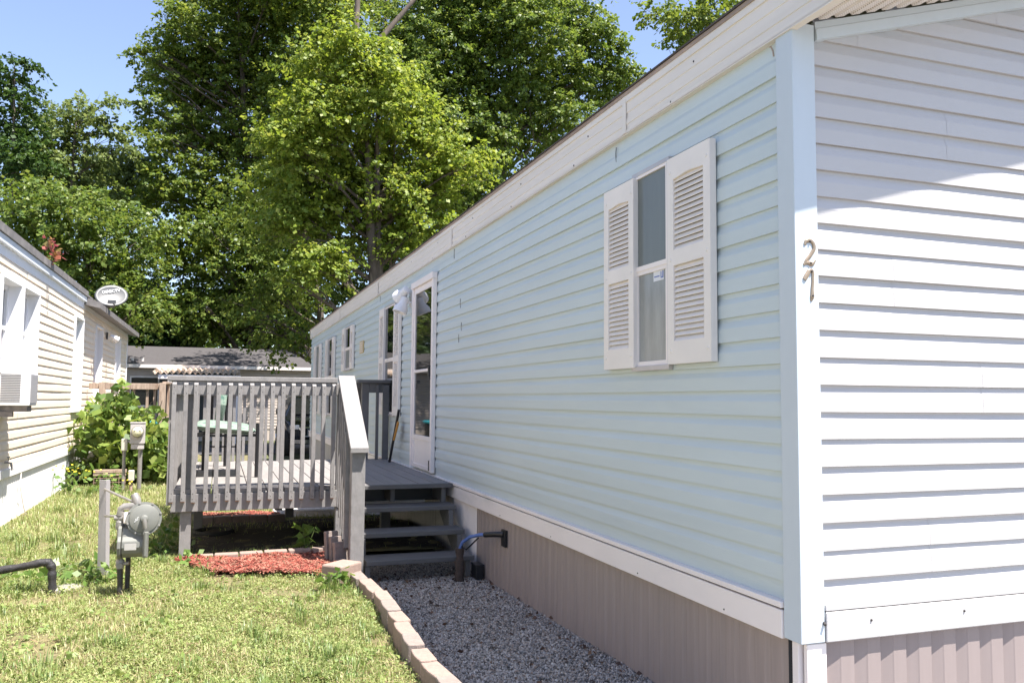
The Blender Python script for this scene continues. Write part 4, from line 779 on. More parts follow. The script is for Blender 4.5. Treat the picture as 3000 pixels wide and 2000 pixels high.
def tree(label, mname, blobs, base, trunk_r, fork=.45, nspray=62, nleaf=56, lsize=.115, spray=.36, seed=1, limbs=(), extra_trunks=(), group='trees behind the homes', name='deciduous_tree'):
    rng = np.random.default_rng(seed); base = Vector(base)
    T = thing(name, label, 'tree', base, group)
    C = []; DV = []
    for (x, y, z, r) in blobs:
        r = max(.16, r*.94-.2*spray/.36); n = max(10, int(nspray*2.15*(r/1.0)**1.75)); d = rng.normal(size=(n, 3)); d /= np.linalg.norm(d, axis=1)[:, None]
        rr = r*1.12*rng.random(n)**.5*np.where(rng.random(n) < .08, 1.25, 1.); q = d*rr[:, None]*np.array([1.05, 1.05, .88]); C.append(np.array([x, y, z])+q)
        o = d+rng.normal(size=(n, 3))*.55; o[:, 2] = o[:, 2]*.45+.10; DV.append(o/np.linalg.norm(o, axis=1)[:, None])
    C = np.concatenate(C); DV = np.concatenate(DV)
    V, Fc = spray_leaves(C, DV, nleaf, lsize, spray, rng); raw('crown', V, Fc, LM[mname], T)
    zs = np.array([b[2] for b in blobs]); cen = Vector((float(np.mean([b[0] for b in blobs])), float(np.mean([b[1] for b in blobs])), 0))
    mb = MB(); top = Vector((cen.x, cen.y, float(zs.max()))); L = (top-base)
    def tp(t): return base+Vector((L.x*t*t, L.y*t*t, L.z*t))+Vector((math.sin(t*5+seed)*.12*t, math.cos(t*4+seed)*.12*t, 0))
    tr = [tp(t) for t in np.linspace(0, 1, 14)]; mb.tube(tr, [trunk_r*(1-.92*t)*(1.25 if t == 0 else 1) for t in np.linspace(0, 1, 14)], 10)
    for (x, y, z, r) in blobs:
        t0 = min(.95, max(.12, (z-base.z-1.2*r-abs(Vector((x, y, 0)).xy.to_3d().x-cen.x)*.35)/max(L.z, .1))); a = tp(t0); b = Vector((x, y, z)); m_ = a.lerp(b, .5)+Vector((0, 0, .15*r-.1)); rr = trunk_r*(1-.92*t0)*.5
        mb.tube([a, a.lerp(m_, .5)+Vector((0, 0, -.04)), m_, b], [rr, rr*.8, rr*.6, rr*.15], 6)
        for k in range(3):
            e = b+Vector(rng.normal(size=3))*r*.5; mb.tube([m_, m_.lerp(e, .5)+Vector((0, 0, .08)), e], [rr*.4, rr*.28, rr*.08], 5)
    for pts, rs in list(limbs)+list(extra_trunks): mb.tube(pts, rs, 10)
    mb.build('trunk', M_BARK, T, smooth=True); return T
A = [(-1.19, 27.32, 12.58, 1.24), (0.22, 27.81, 13.68, 1.6), (1.86, 27.99, 13.56, 1.61), (-1.58, 27.95, 11.55, 1.03), (-0.35, 27.75, 11.64, 1.48), (1.16, 28.31, 11.71, 1.51), (2.25, 25.65, 11.01, 1.27), (-1.66, 26.93, 9.66, 0.89), (-0.71, 28.27, 9.85, 1.39), (0.75, 27.46, 9.55, 1.47), (2.19, 28.06, 9.54, 1.27), (-1.38, 26.21, 7.91, 0.92), (-0.23, 26.91, 7.77, 1.33), (1.07, 26.27, 7.32, 1.3), (2.08, 27.1, 6.48, 1.12), (-0.98, 27.17, 6.48, 1.06), (0.22, 25.72, 5.69, 1.16), (-0.32, 26.46, 4.53, 0.87), (0.87, 26.58, 4.18, 0.87), (1.85, 27.8, 4.91, 0.92), (-0.36, 27.95, 15.38, 1.72), (1.44, 25.61, 14.54, 1.79), (3.06, 28.07, 15.46, 1.74), (2.22, 26.57, 3.06, 0.55), (1.54, 27.15, 3.19, 0.61), (-1.88, 26.6, 10.79, 0.49), (-2.01, 26.64, 11.85, 0.33)]
B = [(2.98, 23.32, 10.56, 1.06), (3.71, 21.8, 9.34, 1.09), (2.29, 21.9, 8.92, 0.95), (3.56, 23.7, 8.66, 1.23), (4.96, 23.24, 8.78, 0.98), (1.98, 22.08, 7.83, 0.91), (2.9, 23.61, 7.28, 1.17), (4.08, 22.59, 7.14, 1.13), (5.38, 22.82, 7.51, 0.87), (6.07, 22.06, 7.88, 0.7), (6.92, 22.9, 8.54, 0.44), (1.91, 22.84, 6.44, 0.85), (3.18, 23.38, 5.98, 0.92), (4.5, 23.21, 6.14, 0.87), (5.16, 22.2, 6.29, 0.7), (5.67, 22.35, 6.75, 0.52), (2.31, 22.03, 5.03, 0.64), (2.78, 21.9, 10.93, 0.77), (3.49, 21.72, 10.5, 0.81)]
B += [(1.38, 22.36, 8.31, 0.74), (1.68, 23.64, 7.46, 0.88), (5.73, 22.27, 8.48, 0.66), (5.22, 23.13, 9.69, 0.78), (2.59, 22.17, 4.98, 0.69), (4.65, 22.44, 5.53, 0.66), (3.72, 23.91, 7.42, 1.09), (4.26, 22.33, 10.17, 0.75), (1.85, 23.03, 9.52, 0.76), (1.37, 22.74, 6.19, 0.65), (6.59, 22.79, 7.82, 0.49), (7.04, 22.6, 8.32, 0.31), (6.28, 23.1, 6.66, 0.44), (5.4, 22.38, 5.67, 0.47), (1.95, 22.42, 10.46, 0.65), (1.83, 22.31, 4.41, 0.46)]
A += [(-2.17, 26.43, 11.42, 0.33), (-2.67, 26.71, 11.77, 0.24), (-2.31, 26.4, 10.14, 0.38), (-2.01, 26.09, 8.94, 0.48), (-1.35, 26.16, 12.7, 0.65), (-1.9, 27.14, 7.67, 0.61), (-0.56, 25.88, 3.44, 0.64), (0.49, 26.67, 3.54, 0.66), (2.29, 26.33, 3.58, 0.65), (2.83, 26.71, 4.5, 0.61)]
Cc = [(7.04, 30.24, 15.32, 1.78), (9.44, 31.43, 16.78, 2.02), (10.81, 29.16, 16.0, 1.72), (13.69, 31.49, 17.5, 1.41), (14.41, 30.64, 16.36, 1.11), (15.37, 30.69, 15.49, 0.85), (16.34, 31.31, 15.34, 0.51), (8.33, 30.93, 13.88, 1.71), (10.26, 30.34, 14.07, 1.71), (12.54, 30.94, 14.75, 1.51), (14.64, 31.48, 14.65, 1.21), (8.92, 29.54, 11.47, 1.52), (11.91, 32.44, 12.85, 1.56), (12.68, 29.82, 12.54, 1.2), (8.14, 31.69, 11.9, 1.34), (8.67, 31.95, 9.79, 1.36), (9.7, 29.81, 9.64, 1.16), (12.24, 32.19, 19.53, 2.12), (8.83, 30.41, 18.31, 2.08), (7.36, 31.17, 9.48, 1.05), (6.26, 29.52, 12.95, 1.36)]
D = [(13.12, 20.24, 12.86, 0.89), (12.4, 20.55, 12.47, 0.74), (12.28, 21.42, 12.94, 0.51), (14.1, 20.49, 12.72, 0.92), (13.46, 21.33, 12.45, 0.73), (11.56, 21.18, 12.92, 0.22), (12.68, 21.33, 12.22, 0.41), (14.03, 20.71, 13.97, 1.03)]
D += [(12.6, 21.3, 11.0, .8), (13.9, 20.6, 10.9, .9), (13.2, 21.5, 9.9, .9), (14.4, 21.2, 9.6, .8), (12.5, 20.6, 9.3, .7), (13.4, 20.4, 8.6, .7)]
Ee = [(-6.87, 30.83, 12.17, 0.54), (-6.37, 31.02, 12.37, 0.42), (-7.06, 31.38, 11.7, 0.66), (-6.38, 30.57, 11.22, 0.51), (-7.07, 31.38, 10.65, 0.73), (-6.4, 31.29, 10.7, 0.46), (-7.26, 31.74, 9.8, 1.0), (-6.28, 30.04, 8.97, 0.95)]
Ff = [(-5.74, 34.67, 12.07, 0.72), (-4.99, 33.48, 11.84, 0.58), (-4.51, 33.86, 11.56, 0.42), (-6.19, 34.22, 11.02, 0.93), (-5.37, 34.82, 10.9, 0.94), (-6.36, 33.61, 9.56, 1.12), (-5.71, 35.15, 9.49, 1.32), (-4.66, 34.05, 10.23, 0.56), (-6.94, 33.49, 8.47, 1.26)]
Ff += [(-4.25, 33.85, 12.44, 0.42), (-3.96, 34.23, 11.41, 0.57), (-3.51, 34.0, 10.87, 0.56)]
Gg = [(-4.74, 39.64, 11.6, 0.9), (-4.16, 39.37, 11.44, 0.89), (-3.47, 39.25, 11.63, 0.81), (-4.48, 39.0, 10.11, 1.29), (-3.4, 40.54, 10.56, 1.34), (-5.71, 41.23, 10.52, 1.2)]
Hh = [(-5.26, 27.16, 6.77, 1.14), (-4.14, 26.82, 6.69, 1.17), (-3.42, 29.21, 7.02, 1.21), (-2.4, 28.07, 6.44, 0.93), (-4.88, 27.74, 5.89, 1.27), (-3.63, 27.35, 5.6, 1.13), (-5.79, 28.21, 6.11, 1.06), (-2.81, 28.73, 5.33, 1.07), (-3.46, 27.9, 4.33, 1.1), (-4.39, 27.82, 4.69, 1.1), (-2.25, 27.12, 4.2, 0.89), (-4.03, 28.83, 3.66, 0.96)]
Ii = [(-1.91, 28.28, 6.08, 0.7), (-1.43, 28.99, 5.78, 0.66), (-2.24, 29.44, 4.56, 0.61), (-1.55, 28.43, 4.15, 0.7), (-2.29, 29.3, 3.43, 0.6), (-1.37, 29.64, 3.26, 0.67), (-0.7, 29.18, 5.63, 0.66), (-0.09, 29.37, 6.74, 0.6), (-0.11, 28.39, 3.77, 0.7), (-0.97, 28.92, 4.56, 0.59)]
def far(bl, k): return [(x*k, y*k, 1.4+(z-1.4)*k, rr*k) for x, y, z, rr in bl]
Nb = [b for b in A if b[0] > 1.0 and b[2] < 9.7]+[(.55, 26.9, 4.3, .6), (1.0, 26.6, 3.7, .5), (1.5, 27.4, 4.6, .7)]
tree('maple limb crown hanging low over the tan home roof beside the aqua home', 'dark', Nb, (3.3, 27.4, -.03), .2, seed=14, nspray=44)
A = far(A, 1.34); Ii = far(Ii, 1.24)
tree('tall dark green maple with a broad crown left of centre behind the porch', 'dark', A, (1.2, 37.0, -.03), .32, seed=1, lsize=.135, spray=.40, extra_trunks=[([(1.75, 37, -.05), (1.7, 37, 3.3), (1.9, 37, 6.9), (2.0, 36.8, 10)], [.30, .26, .22, .12]), ([(2.55, 36.4, -.05), (2.6, 36.2, 3.4), (2.95, 36.2, 6.2), (3.1, 36, 10)], [.26, .22, .18, .06])])
tree('bright yellow-green maple rising over the far end of the aqua home', 'bright', B, (4.1, 22.6, -.03), .24, seed=2, lsize=.11, nspray=92, nleaf=60, limbs=[([(4.0, 22.6, 3.6), (3.75, 22.5, 6.2), (3.6, 22.6, 9)], [.17, .13, .05]), ([(4.3, 22.6, 2.8), (4.45, 22.55, 4.6), (4.55, 22.5, 4.75)], [.23, .2, .17])], extra_trunks=[([(3.75, 24.5, 9), (3.75, 26, 13.1), (3.8, 26, 14.6)], [.12, .1, .08]), ([(3.9, 23.6, 10), (4.05, 24, 11.9), (5.2, 24, 13.46), (5.7, 24, 14.2)], [.10, .09, .06, .04])])
tree('huge mid green tree towering above the roof of the aqua home', 'mid', Cc, (10.3, 31, -.03), .30, seed=3, lsize=.13, nspray=84)
tree('dark tree top peeking over the roof ridge at upper right', 'dark', D, (13.3, 20.8, -.03), .2, seed=4, nspray=50, lsize=.11)
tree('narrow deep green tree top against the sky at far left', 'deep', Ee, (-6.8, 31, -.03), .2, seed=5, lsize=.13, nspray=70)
tree('pale green tree left of the gap of sky, behind the narrow tree', 'olive', Ff, (-5.7, 34.2, -.03), .2, seed=6, lsize=.135, nspray=60)
tree('pale distant tree with the lowest rounded top in the sky gap', 'olive', Gg, (-4.3, 40, -.03), .25, seed=7, lsize=.15, nspray=55)
tree('wide bushy green tree directly behind the cream home', 'mid', Hh, (-3.9, 28, -.03), .2, seed=8, nspray=56)
tree('slim yellow-green sapling clump beside the cream home and tan roof', 'under', Ii, (-1.6, 36.0, -.03), .10, seed=9, lsize=.12, spray=.28)
rng = np.random.default_rng(21)
Kk = [(-3.0+rng.uniform(-1.6, 1.3), 31.5+rng.uniform(-.8, .8), z, rng.uniform(.8, 1.3)) for z in np.linspace(2.2, 5.2, 12)]
Kk += [(-2.6+.5*k, 31.2+.3*(k % 2), 2.6+.5*(k % 3), .9) for k in range(4)]; Kk = far(Kk, 1.16)
tree('very dark shaded tree low behind the satellite dish', 'deep', Kk, (-3.7, 36.6, -.03), .2, seed=10)  # leaves take the deep green to paint in shade under the neighbouring crowns
Ll = [(rng.uniform(-.8, 3.2), 34+rng.uniform(-1, 1.5), rng.uniform(2.6, 8.5), rng.uniform(.8, 1.3)) for _ in range(17)]
tree('dark leafy tree behind the tan home, seen between the two maple trunks', 'mid', Ll, (1.0, 35.2, -.03), .22, seed=12, nspray=28)
Mm = [(rng.uniform(4, 9), 34+rng.uniform(-1, 1.5), rng.uniform(4, 9.5), rng.uniform(1, 1.5)) for _ in range(17)]
Mm += [(3.33, 34.18, 17.58, 1.41), (4.56, 33.89, 17.07, 1.26), (6.12, 34.71, 17.99, 1.3), (7.34, 34.04, 16.68, 1.29), (6.43, 33.79, 15.26, 1.27), (4.13, 34.76, 16.34, 1.15), (9.08, 36.3, 19.35, 1.54), (5.11, 36.03, 19.97, 1.64), (7.22, 35.91, 20.45, 1.65), (2.7, 34.22, 15.18, 1.27), (2.41, 35.09, 13.29, 1.16), (7.77, 34.38, 12.96, 1.3), (8.76, 34.19, 14.23, 1.16), (2.0, 34.02, 10.78, 1.12), (10.06, 34.29, 11.68, 1.17)]
Mm += [(4.46, 33.31, 5.03, 0.97), (5.61, 33.7, 5.4, 0.84), (3.88, 33.17, 6.35, 0.96), (3.07, 32.37, 4.09, 0.8), (5.01, 32.36, 4.16, 0.67), (6.59, 33.78, 6.31, 0.85), (7.83, 32.98, 7.12, 0.84), (8.83, 32.46, 8.22, 0.83)]
tree('dark tree filling the gap between the bright maple and the huge tree', 'dark', Mm, (6.5, 35, -.03), .25, seed=13, nspray=28)
# far wood as one mass
rng = np.random.default_rng(33); nC = 1500
C = np.stack([rng.uniform(-26, 30, nC), rng.uniform(47, 56, nC), rng.uniform(.3, 1, nC)**.7*9.0], 1); C[:, 2] *= (.75+.25*np.sin(C[:, 0]*.8))
V, Fc = leaves(C, np.full(nC, .95), 34, .30, rng); o = raw('far_wood', V, Fc, LM['mid']); tag(o, None, None, None, 'stuff')
# grape vine
VN = thing('grape_vine', 'leafy grape vine bush piled against the corner of the cream home', 'vine', (-1.3, 13.9, .1))
rng = np.random.default_rng(5); pts = []
while len(pts) < 330:
    x, y, z = rng.uniform(-1.88, -.6), rng.uniform(13.35, 14.6), rng.uniform(.15, 1.5)
    if z < 1.45-.9*abs(x+1.5)**1.5 and (z > .25 or y > 13.6): pts.append((x, y, z))
pts += [(-1.45, 13.8, 1.5), (-1.40, 13.8, 1.58), (-1.42, 13.85, 1.42), (-.86, 13.7, 1.22), (-.9, 13.7, 1.15)]
V, Fc = leaves(np.array(pts), np.full(len(pts), .10), 8, .14, rng, up=.4); raw('foliage', V, Fc, leafmat('grape_leaf', [(.07, .125, .03), (.12, .19, .04), (.19, .26, .055), (.27, .32, .085)], .36), VN)
mb = MB()
for i in range(14):
    a = Vector((-1.4+rng.uniform(-.3, .4), 14.0, .05)); b = Vector((rng.uniform(-1.9, -.75), rng.uniform(13.5, 14.4), rng.uniform(.7, 1.4))); mb.tube([a, a.lerp(b, .5)+Vector((0, 0, .1)), b], [.014, .01, .004], 6)
mb.build('stem', M_BARK, VN, smooth=True)
# red sapling in the gutter
RS = thing('red_sapling', 'small red and orange leaved sapling growing from the cream home eave', 'sapling', (-1.98, 11.3, 3.0))
rng = np.random.default_rng(8); V, Fc = leaves(np.array([(-1.98, 11.25, 3.22), (-1.94, 11.28, 3.12), (-2.0, 11.3, 3.30), (-1.96, 11.25, 3.05)]), np.full(4, .085), 16, .075, rng); raw('foliage', V, Fc, leafmat('red_leaf', [(.22, .05, .05), (.30, .09, .08), (.28, .16, .05), (.16, .15, .05)], .35), RS)
mb = MB(); mb.tube([(-1.98, 11.3, 2.95), (-1.97, 11.28, 3.3)], [.008, .003], 6); mb.build('stem', M_BARK, RS)
# ------------------------------------------------------------------ lawn cover
rng = np.random.default_rng(3)
def in_mulch(x, y):
    yf = np.interp(x, [-.30, 0, .56, .93], [7.15, 6.58, 6.28, 6.26]); return (x > -.28) & (x < .93) & (y > yf) & (y < 7.14)
def scatter(n, y0, y1, pw):
    y = y0+(y1-y0)*rng.random(n)**pw; lo = np.minimum(.24*y+.8, 2.0); x = rng.uniform(0, 1, n)*(np.minimum(xb(y)-.05, 1.9)+lo)-lo
    k = (x > -2.0) & ~in_mulch(x, y) & ~((((y > 7.5) & (x > -.22)) | ((y > 7.15) & (x > .98))) & (y < 10.35) & (rng.random(n) > .05)) & ~((y > 10.4) & (y < 11.15) & (x > -.26) & (x < .76)); return x[k], y[k]
def patch(x, y): return np.sin(x*2.3+1.1)*np.sin(y*1.7+.4)+.7*np.sin(x*5.3-y*3.1)+.5*np.sin(x*9.7+y*7.3+2)
def blades(n, y0, y1, pw, h0, h1, wd, keep):
    x, y = scatter(n, y0, y1, pw); p = patch(x, y)+rng.normal(size=len(x))*.55; k = keep(p, x, y); x, y = x[k], y[k]; T = len(x); z = h_lawn(x, y)
    hh = h0+(h1-h0)*rng.random(T)**2; a = rng.uniform(0, 2*np.pi, T); ln = rng.uniform(.1, .9, T)*hh; dx, dy = np.cos(a), np.sin(a); w = wd*(.6+.8*rng.random(T)); sx, sy = -dy*w, dx*w
    V = np.empty((T, 6, 3)); P = np.stack([x, y, z-.004], 1)
    side = np.stack([sx, sy, 0*sx], 1); mid = P+np.stack([dx*ln*.4, dy*ln*.4, hh*.62], 1); tip = P+np.stack([dx*ln, dy*ln, hh*(1-.25*rng.random(T))], 1)
    V[:, 0] = P-side; V[:, 1] = P+side; V[:, 2] = mid+side*.75; V[:, 3] = mid-side*.75; V[:, 4] = tip+side*.1; V[:, 5] = tip-side*.1
    b = np.arange(T)[:, None]*6; Fc = np.concatenate([b+np.array([[0, 1, 2, 3]]), b+np.array([[3, 2, 4, 5]])]); return V.reshape(-1, 3), Fc
def bare(x, y):
    d = np.ones(len(x), bool)
    for (cx, cy, ax, ay, dens) in BARE: d &= ((((x-cx)/ax)**2+((y-cy)/ay)**2) > .45+.9*rng.random(len(x))) | (rng.random(len(x)) < dens)
    return d
BARE = [(.10, 6.0, .12, .16, .15), (.48, 5.85, .26, .14, .2), (.25, 5.62, .10, .07, .25), (.7, 5.6, .06, .06, .2), (-.62, 5.85, .14, .12, .2), (-1.0, 6.1, .25, .12, .15), (-.8, 4.75, .10, .07, .1), (-1.6, 10.6, .5, 1.3, .35), (-1.3, 8.6, .3, .5, .45), (.15, 3.55, .2, .08, .3), (.88, 4.7, .06, .12, .1), (.1, 9.2, .6, 1.5, .10), (1.2, 8.8, 1.0, 1.8, .05)]
def tufts(n, y0, y1, nb, h0, h1, wd, rad, thr=-9):
    x, y = scatter(n, y0, y1, 1.3); p = patch(x*.9+2, y*.8); k = (p > thr) & bare(x, y); x, y = x[k], y[k]
    cx = np.repeat(x, nb); cy = np.repeat(y, nb); T = len(cx); sc = np.repeat(.6+.8*rng.random(len(x)), nb); a = rng.uniform(0, 2*np.pi, T); q = rng.random(T)**.7; bx_ = cx+np.cos(a)*rad*q*sc; by_ = cy+np.sin(a)*rad*q*sc; ok = ~in_mulch(bx_, by_) & (bx_ < xb(by_)-.05); bx_, by_, a, q, sc = bx_[ok], by_[ok], a[ok]+rng.normal(size=ok.sum())*.4, q[ok], sc[ok]; T = len(bx_)
    z = h_lawn(bx_, by_); hh = (h0+(h1-h0)*rng.random(T))*sc; ln = hh*(.25+.8*q*rng.random(T)); dx, dy = np.cos(a), np.sin(a); w = wd*(.6+.8*rng.random(T)); side = np.stack([-dy*w, dx*w, 0*w], 1); P = np.stack([bx_, by_, z-.004], 1)
    mid = P+np.stack([dx*ln*.35, dy*ln*.35, hh*.62], 1); tip = P+np.stack([dx*ln, dy*ln, hh*(.95-.45*q)], 1); V = np.empty((T, 6, 3)); V[:, 0] = P-side; V[:, 1] = P+side; V[:, 2] = mid+side*.8; V[:, 3] = mid-side*.8; V[:, 4] = tip+side*.1; V[:, 5] = tip-side*.1
    b = np.arange(T)[:, None]*6; return V.reshape(-1, 3), np.concatenate([b+np.array([[0, 1, 2, 3]]), b+np.array([[3, 2, 4, 5]])])
GR = leafmat('grass_blade', [(.13, .18, .045), (.20, .255, .07), (.265, .31, .10), (.34, .35, .15), (.46, .40, .24)], .3, .5)
V, Fc = blades(250000, 3.0, 9, 1.5, .014, .055, .0022, lambda p, x, y: (p > -.55) & bare(x, y)); tag(raw('lawn_grass', V, Fc, GR), None, None, None, 'stuff')
GT2 = leafmat('tuft_blade', [(.07, .125, .03), (.11, .17, .045), (.16, .22, .06), (.22, .26, .09)], .3, .45)
V, Fc = tufts(800, 3.0, 9.5, 40, .035, .095, .0022, .055, -.1); tag(raw('grass_tufts', V, Fc, GT2), None, None, None, 'stuff')
V, Fc = tufts(80, 6.5, 14, 50, .06, .17, .003, .09); tag(raw('tall_grass', V, Fc, GT2), None, None, None, 'stuff')
V, Fc = blades(70000, 8.5, 20, 1.2, .03, .085, .0035, lambda p, x, y: p > -1.2); tag(raw('rear_grass', V, Fc, GR), None, None, None, 'stuff')
x, y = scatter(310000, 3.0, 12, 1.6); p = patch(x*1.3+4, y*1.2)+rng.normal(size=len(x))*.6; k = (p > -.5) & bare(x, y) & ~((y > 7.3) & (x > -.3) & (rng.random(len(x)) > .4)); x, y, p = x[k], y[k], p[k]
C = np.stack([x, y, h_lawn(x, y)+.006+(.022+.022*np.clip(p, -.5, 1.5))*rng.random(len(x))], 1)
V, Fc = leaves(C, np.full(len(C), .008), 1, .0115, rng, up=1.0); tag(raw('clover_cover', V, Fc, leafmat('clover_leaf', [(.145, .20, .055), (.21, .265, .08), (.275, .31, .11), (.34, .35, .15)], .3, .55)), None, None, None, 'stuff')
x, y = scatter(1300, 3.0, 10, 1.5); k = bare(x, y); x, y = x[k], y[k]; sz = rng.uniform(.012, .032, len(x)); C = np.stack([x, y, h_lawn(x, y)+.02], 1)
V, Fc = leaves(C, sz*1.3, 7, .030, rng, up=1.0, droop=.2); tag(raw('broadleaf_cover', V, Fc, leafmat('broadleaf', [(.12, .18, .045), (.17, .235, .06), (.23, .28, .085)], .3, .5)), None, None, None, 'stuff')
# straw and dead bits
x, y = scatter(9000, 3.2, 9, 1.4); z = h_lawn(x, y)+.006+.02*rng.random(len(x)); a = rng.uniform(0, 6.28, len(x)); L = rng.uniform(.01, .045, len(x)); T = len(x)
V = np.empty((T, 4, 3)); dx, dy = np.cos(a)*L, np.sin(a)*L; wv = .0012
V[:, 0] = np.stack([x-dx, y-dy, z], 1); V[:, 1] = V[:, 0]+np.stack([-np.sin(a)*wv*2, np.cos(a)*wv*2, 0*a], 1); V[:, 3] = np.stack([x+dx, y+dy, z+.008*rng.random(T)], 1); V[:, 2] = V[:, 3]+np.stack([-np.sin(a)*wv*2, np.cos(a)*wv*2, 0*a], 1)
tag(raw('dead_straw', V.reshape(-1, 3), np.arange(T*4).reshape(-1, 4), leafmat('straw', [(.20, .11, .06), (.34, .24, .13), (.42, .34, .22)], .1, .7)), None, None, None, 'stuff')
# broadleaf weeds: individual plants
def weed(name, label, pos, n, h, ls, spread, m, seed, cat='weed', flower=0, group=None):
    rng = np.random.default_rng(seed); W = thing(name, label, cat, pos, group); P = np.array(pos); vs = []; mb = MB(); 
    C = P+np.stack([rng.normal(size=n)*spread, rng.normal(size=n)*spread, rng.random(n)*h], 1)
    V, Fc = leaves(C, np.full(n, ls*.5), 3, ls, rng, up=.8); raw('foliage', V, Fc, m, W)
    for c in C[:max(4, n//3)]: mb.tube([tuple(P), tuple((P+c)/2+np.array([0, 0, .01])), tuple(c)], .0025, 5)
    mb.build('stem', MATS['weed_stem'], W)
    if flower:
        fb = MB()
        for k in range(flower): q = P+np.array([rng.normal()*spread*1.2, rng.normal()*spread*1.2, h*(.9+.4*rng.random())]); fb.lathe([(0, .004), (.006, .015), (.012, .013)], q, (rng.normal()*.3, rng.normal()*.3-.3, 1), 7); mb
        islands(fb, 'flower', mat('buttercup_yellow', (.62, .50, .03), .6, .08), W)
    return W
mat('weed_stem', (.10, .14, .04), .7, .2)
WL = leafmat('weed_leaf', [(.08, .15, .03), (.12, .20, .045), (.17, .24, .06)], .35)
weed('yellow_flower_weed', 'yellow flowering weed clump at the foot of the white skirting', (-1.85, 12.4, .1), 26, .30, .07, .14, WL, 1, flower=14, group='yellow flowering weeds by the cream home')
weed('yellow_flower_weed', 'yellow flowering weed clump below the wire cage', (-1.5, 12.7, .1), 24, .24, .07, .13, WL, 2, flower=8, group='yellow flowering weeds by the cream home')
weed('yellow_flower_weed', 'low yellow flowering weeds at the base of the meter conduit', (-1.15, 12.1, .1), 18, .16, .06, .16, WL, 3, flower=4, group='yellow flowering weeds by the cream home')
weed('young_weed', 'two leaved young weed lit by sun at the edge of the deck shade', (.72, 7.22, .11), 7, .24, .10, .05, WL, 4)
weed('low_weed', 'low green weeds crowding round the foot of the steel stake', (-.72, 6.55, .1), 40, .12, .05, .09, WL, 5)
weed('low_weed', 'low broadleaf weeds behind the black wrapped pipe', (-1.2, 6.75, .1), 50, .10, .07, .20, WL, 6)
weed('low_weed', 'dark weeds growing left of the deck corner post', (-.42, 7.6, .1), 60, .26, .06, .13, WL, 7)
weed('low_weed', 'small green weed beside the square corner block', (.80, 5.95, .08), 16, .14, .07, .05, WL, 8)
weed('low_weed', 'tuft of weeds on the left edge of the red mulch', (-.16, 6.98, .1), 18, .08, .06, .07, WL, 9)
# gravel pebbles
rng = np.random.default_rng(9)
OV = np.array([(1, 0, 0), (-1, 0, 0), (0, 1, 0), (0, -1, 0), (0, 0, 1), (0, 0, -1)], float); OF = np.array([(0, 2, 4), (2, 1, 4), (1, 3, 4), (3, 0, 4), (2, 0, 5), (1, 2, 5), (3, 1, 5), (0, 3, 5)])
def pebbles(x, y, z, s, name, m):
    T = len(x); V = OV[None]*(1+rng.uniform(-.35, .35, (T, 6, 1))); V = V*np.stack([s*(.7+.6*rng.random(T)), s*(.7+.6*rng.random(T)), s*(.5+.4*rng.random(T))], 1)[:, None, :]
    q = rng.normal(size=(T, 4)); q /= np.linalg.norm(q, axis=1)[:, None]; w, a, b, c = q.T
    Rm = np.stack([1-2*(b*b+c*c), 2*(a*b-c*w), 2*(a*c+b*w), 2*(a*b+c*w), 1-2*(a*a+c*c), 2*(b*c-a*w), 2*(a*c-b*w), 2*(b*c+a*w), 1-2*(a*a+b*b)], 1).reshape(T, 3, 3)
    V = np.einsum('tij,tkj->tki', Rm, V)+np.stack([x, y, z], 1)[:, None, :]
    Fc = (OF[None]+np.arange(T)[:, None, None]*6).reshape(-1, 3); return tag(raw(name, V.reshape(-1, 3), Fc, m), None, None, None, 'stuff')
n = 84000; y = 2.9+4.3*rng.random(n)**1.15; x = rng.uniform(.96, 2.02, n); k = x > xb(np.minimum(y, 6.3))+.035; x, y = x[k], y[k]
pebbles(x, y, h_gravel(x, y)-.006+.010*rng.random(len(x)), (.0070)*(.6+1.0*rng.random(len(x))**2), 'gravel', leafmat('pebble', [(.10, .09, .08), (.26, .235, .21), (.44, .39, .345), (.60, .54, .48), (.32, .24, .18)], 0, .8, spec=.3))
n = 1700; x = rng.uniform(1.05, 2.0, n); y = 2.9+4*rng.random(n); k = rng.random(n) < np.clip(.25+.9*np.exp(-(2.0-x)/.12)+.7*np.exp(-(6.4-y)**2/.12), 0, 1); x, y = x[k], y[k]
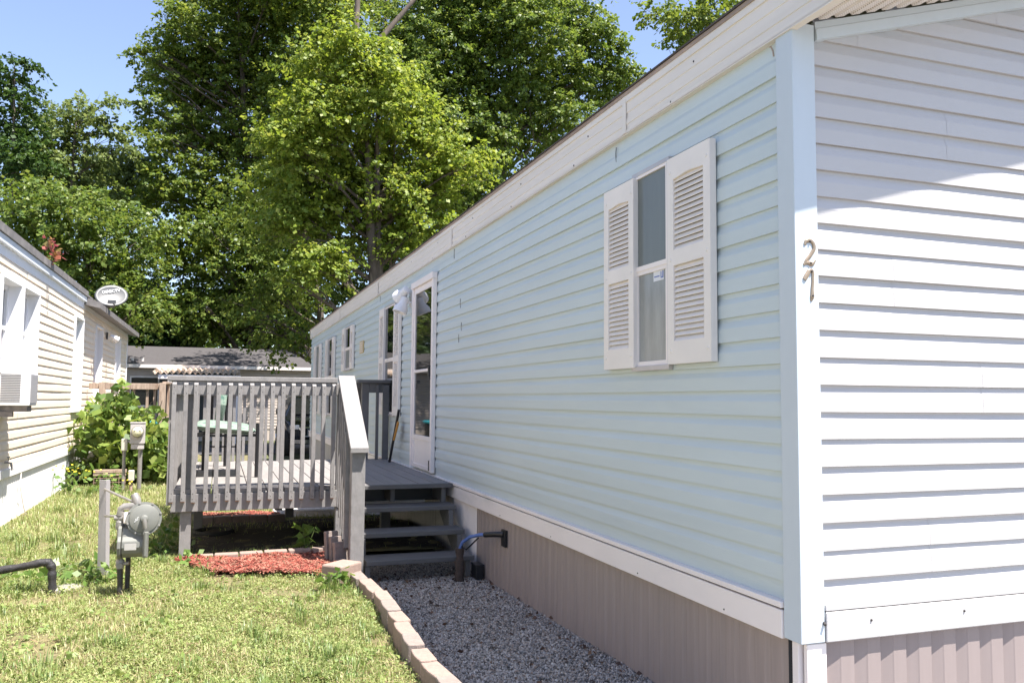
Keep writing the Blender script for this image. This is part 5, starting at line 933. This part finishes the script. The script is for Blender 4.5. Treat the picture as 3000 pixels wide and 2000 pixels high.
C = np.stack([x, y, h_gravel(x, y)+.012], 1); V, Fc = leaves(C, np.full(len(C), .012), 1, .028, rng, up=1.0); tag(raw('leaf_litter', V, Fc, leafmat('dead_leaf', [(.05, .035, .025), (.09, .05, .035), (.16, .09, .05)], .1, .8)), None, None, None, 'stuff')
# red mulch
def mulch(name, n, xr, yr, fn, zf):
    x = rng.uniform(*xr, n); y = rng.uniform(*yr, n); k = fn(x, y); x, y = x[k], y[k]; T = len(x); L = rng.uniform(.012, .04, T); w = rng.uniform(.003, .007, T); a = rng.uniform(0, 6.28, T); t = rng.normal(size=T)*.25; z = zf(x, y)+.018*rng.random(T)
    d = np.stack([np.cos(a)*np.cos(t), np.sin(a)*np.cos(t), np.sin(t)], 1)*L[:, None]; s = np.stack([-np.sin(a), np.cos(a), rng.normal(size=T)*.4], 1)*w[:, None]; u = np.stack([0*a, 0*a, w*.6], 1); P = np.stack([x, y, z], 1)
    V = np.stack([P-d-s, P+d*.9-s*.6, P+d+s, P-d*.85+s*.8, P-d*.8-s*.5+u, P+d*.8-s*.5+u, P+d*.8+s*.6+u, P-d*.8+s*.6+u], 1)
    b = np.arange(T)[:, None, None]*8; Fc = (np.array([(0, 3, 2, 1), (4, 5, 6, 7), (0, 1, 5, 4), (1, 2, 6, 5), (2, 3, 7, 6), (3, 0, 4, 7)])[None]+b).reshape(-1, 4)
    tag(raw(name, V.reshape(-1, 3), Fc, leafmat('red_chip', [(.10, .022, .016), (.20, .042, .03), (.29, .075, .052), (.36, .16, .115), (.16, .08, .05)], 0, .8, spec=.3)), None, None, None, 'stuff')
mulch('red_mulch', 16000, (-.30, .95), (6.2, 7.2), in_mulch, lambda x, y: h_lawn(x, y)+.03)
mulch('rear_red_mulch', 3500, (-.26, .76), (10.45, 11.1), lambda x, y: x == x, lambda x, y: h_lawn(x, y)+.02)
mb = MB(); mb.add([(-.28, 7.14, .128), (0, 6.62, .128), (.56, 6.32, .122), (.92, 6.30, .115), (.93, 7.14, .132), (-.26, 7.14, .132)], [(0, 1, 2, 3, 4, 5)]); mb.build('mulch_bed', M_MULCHB, kind='structure')
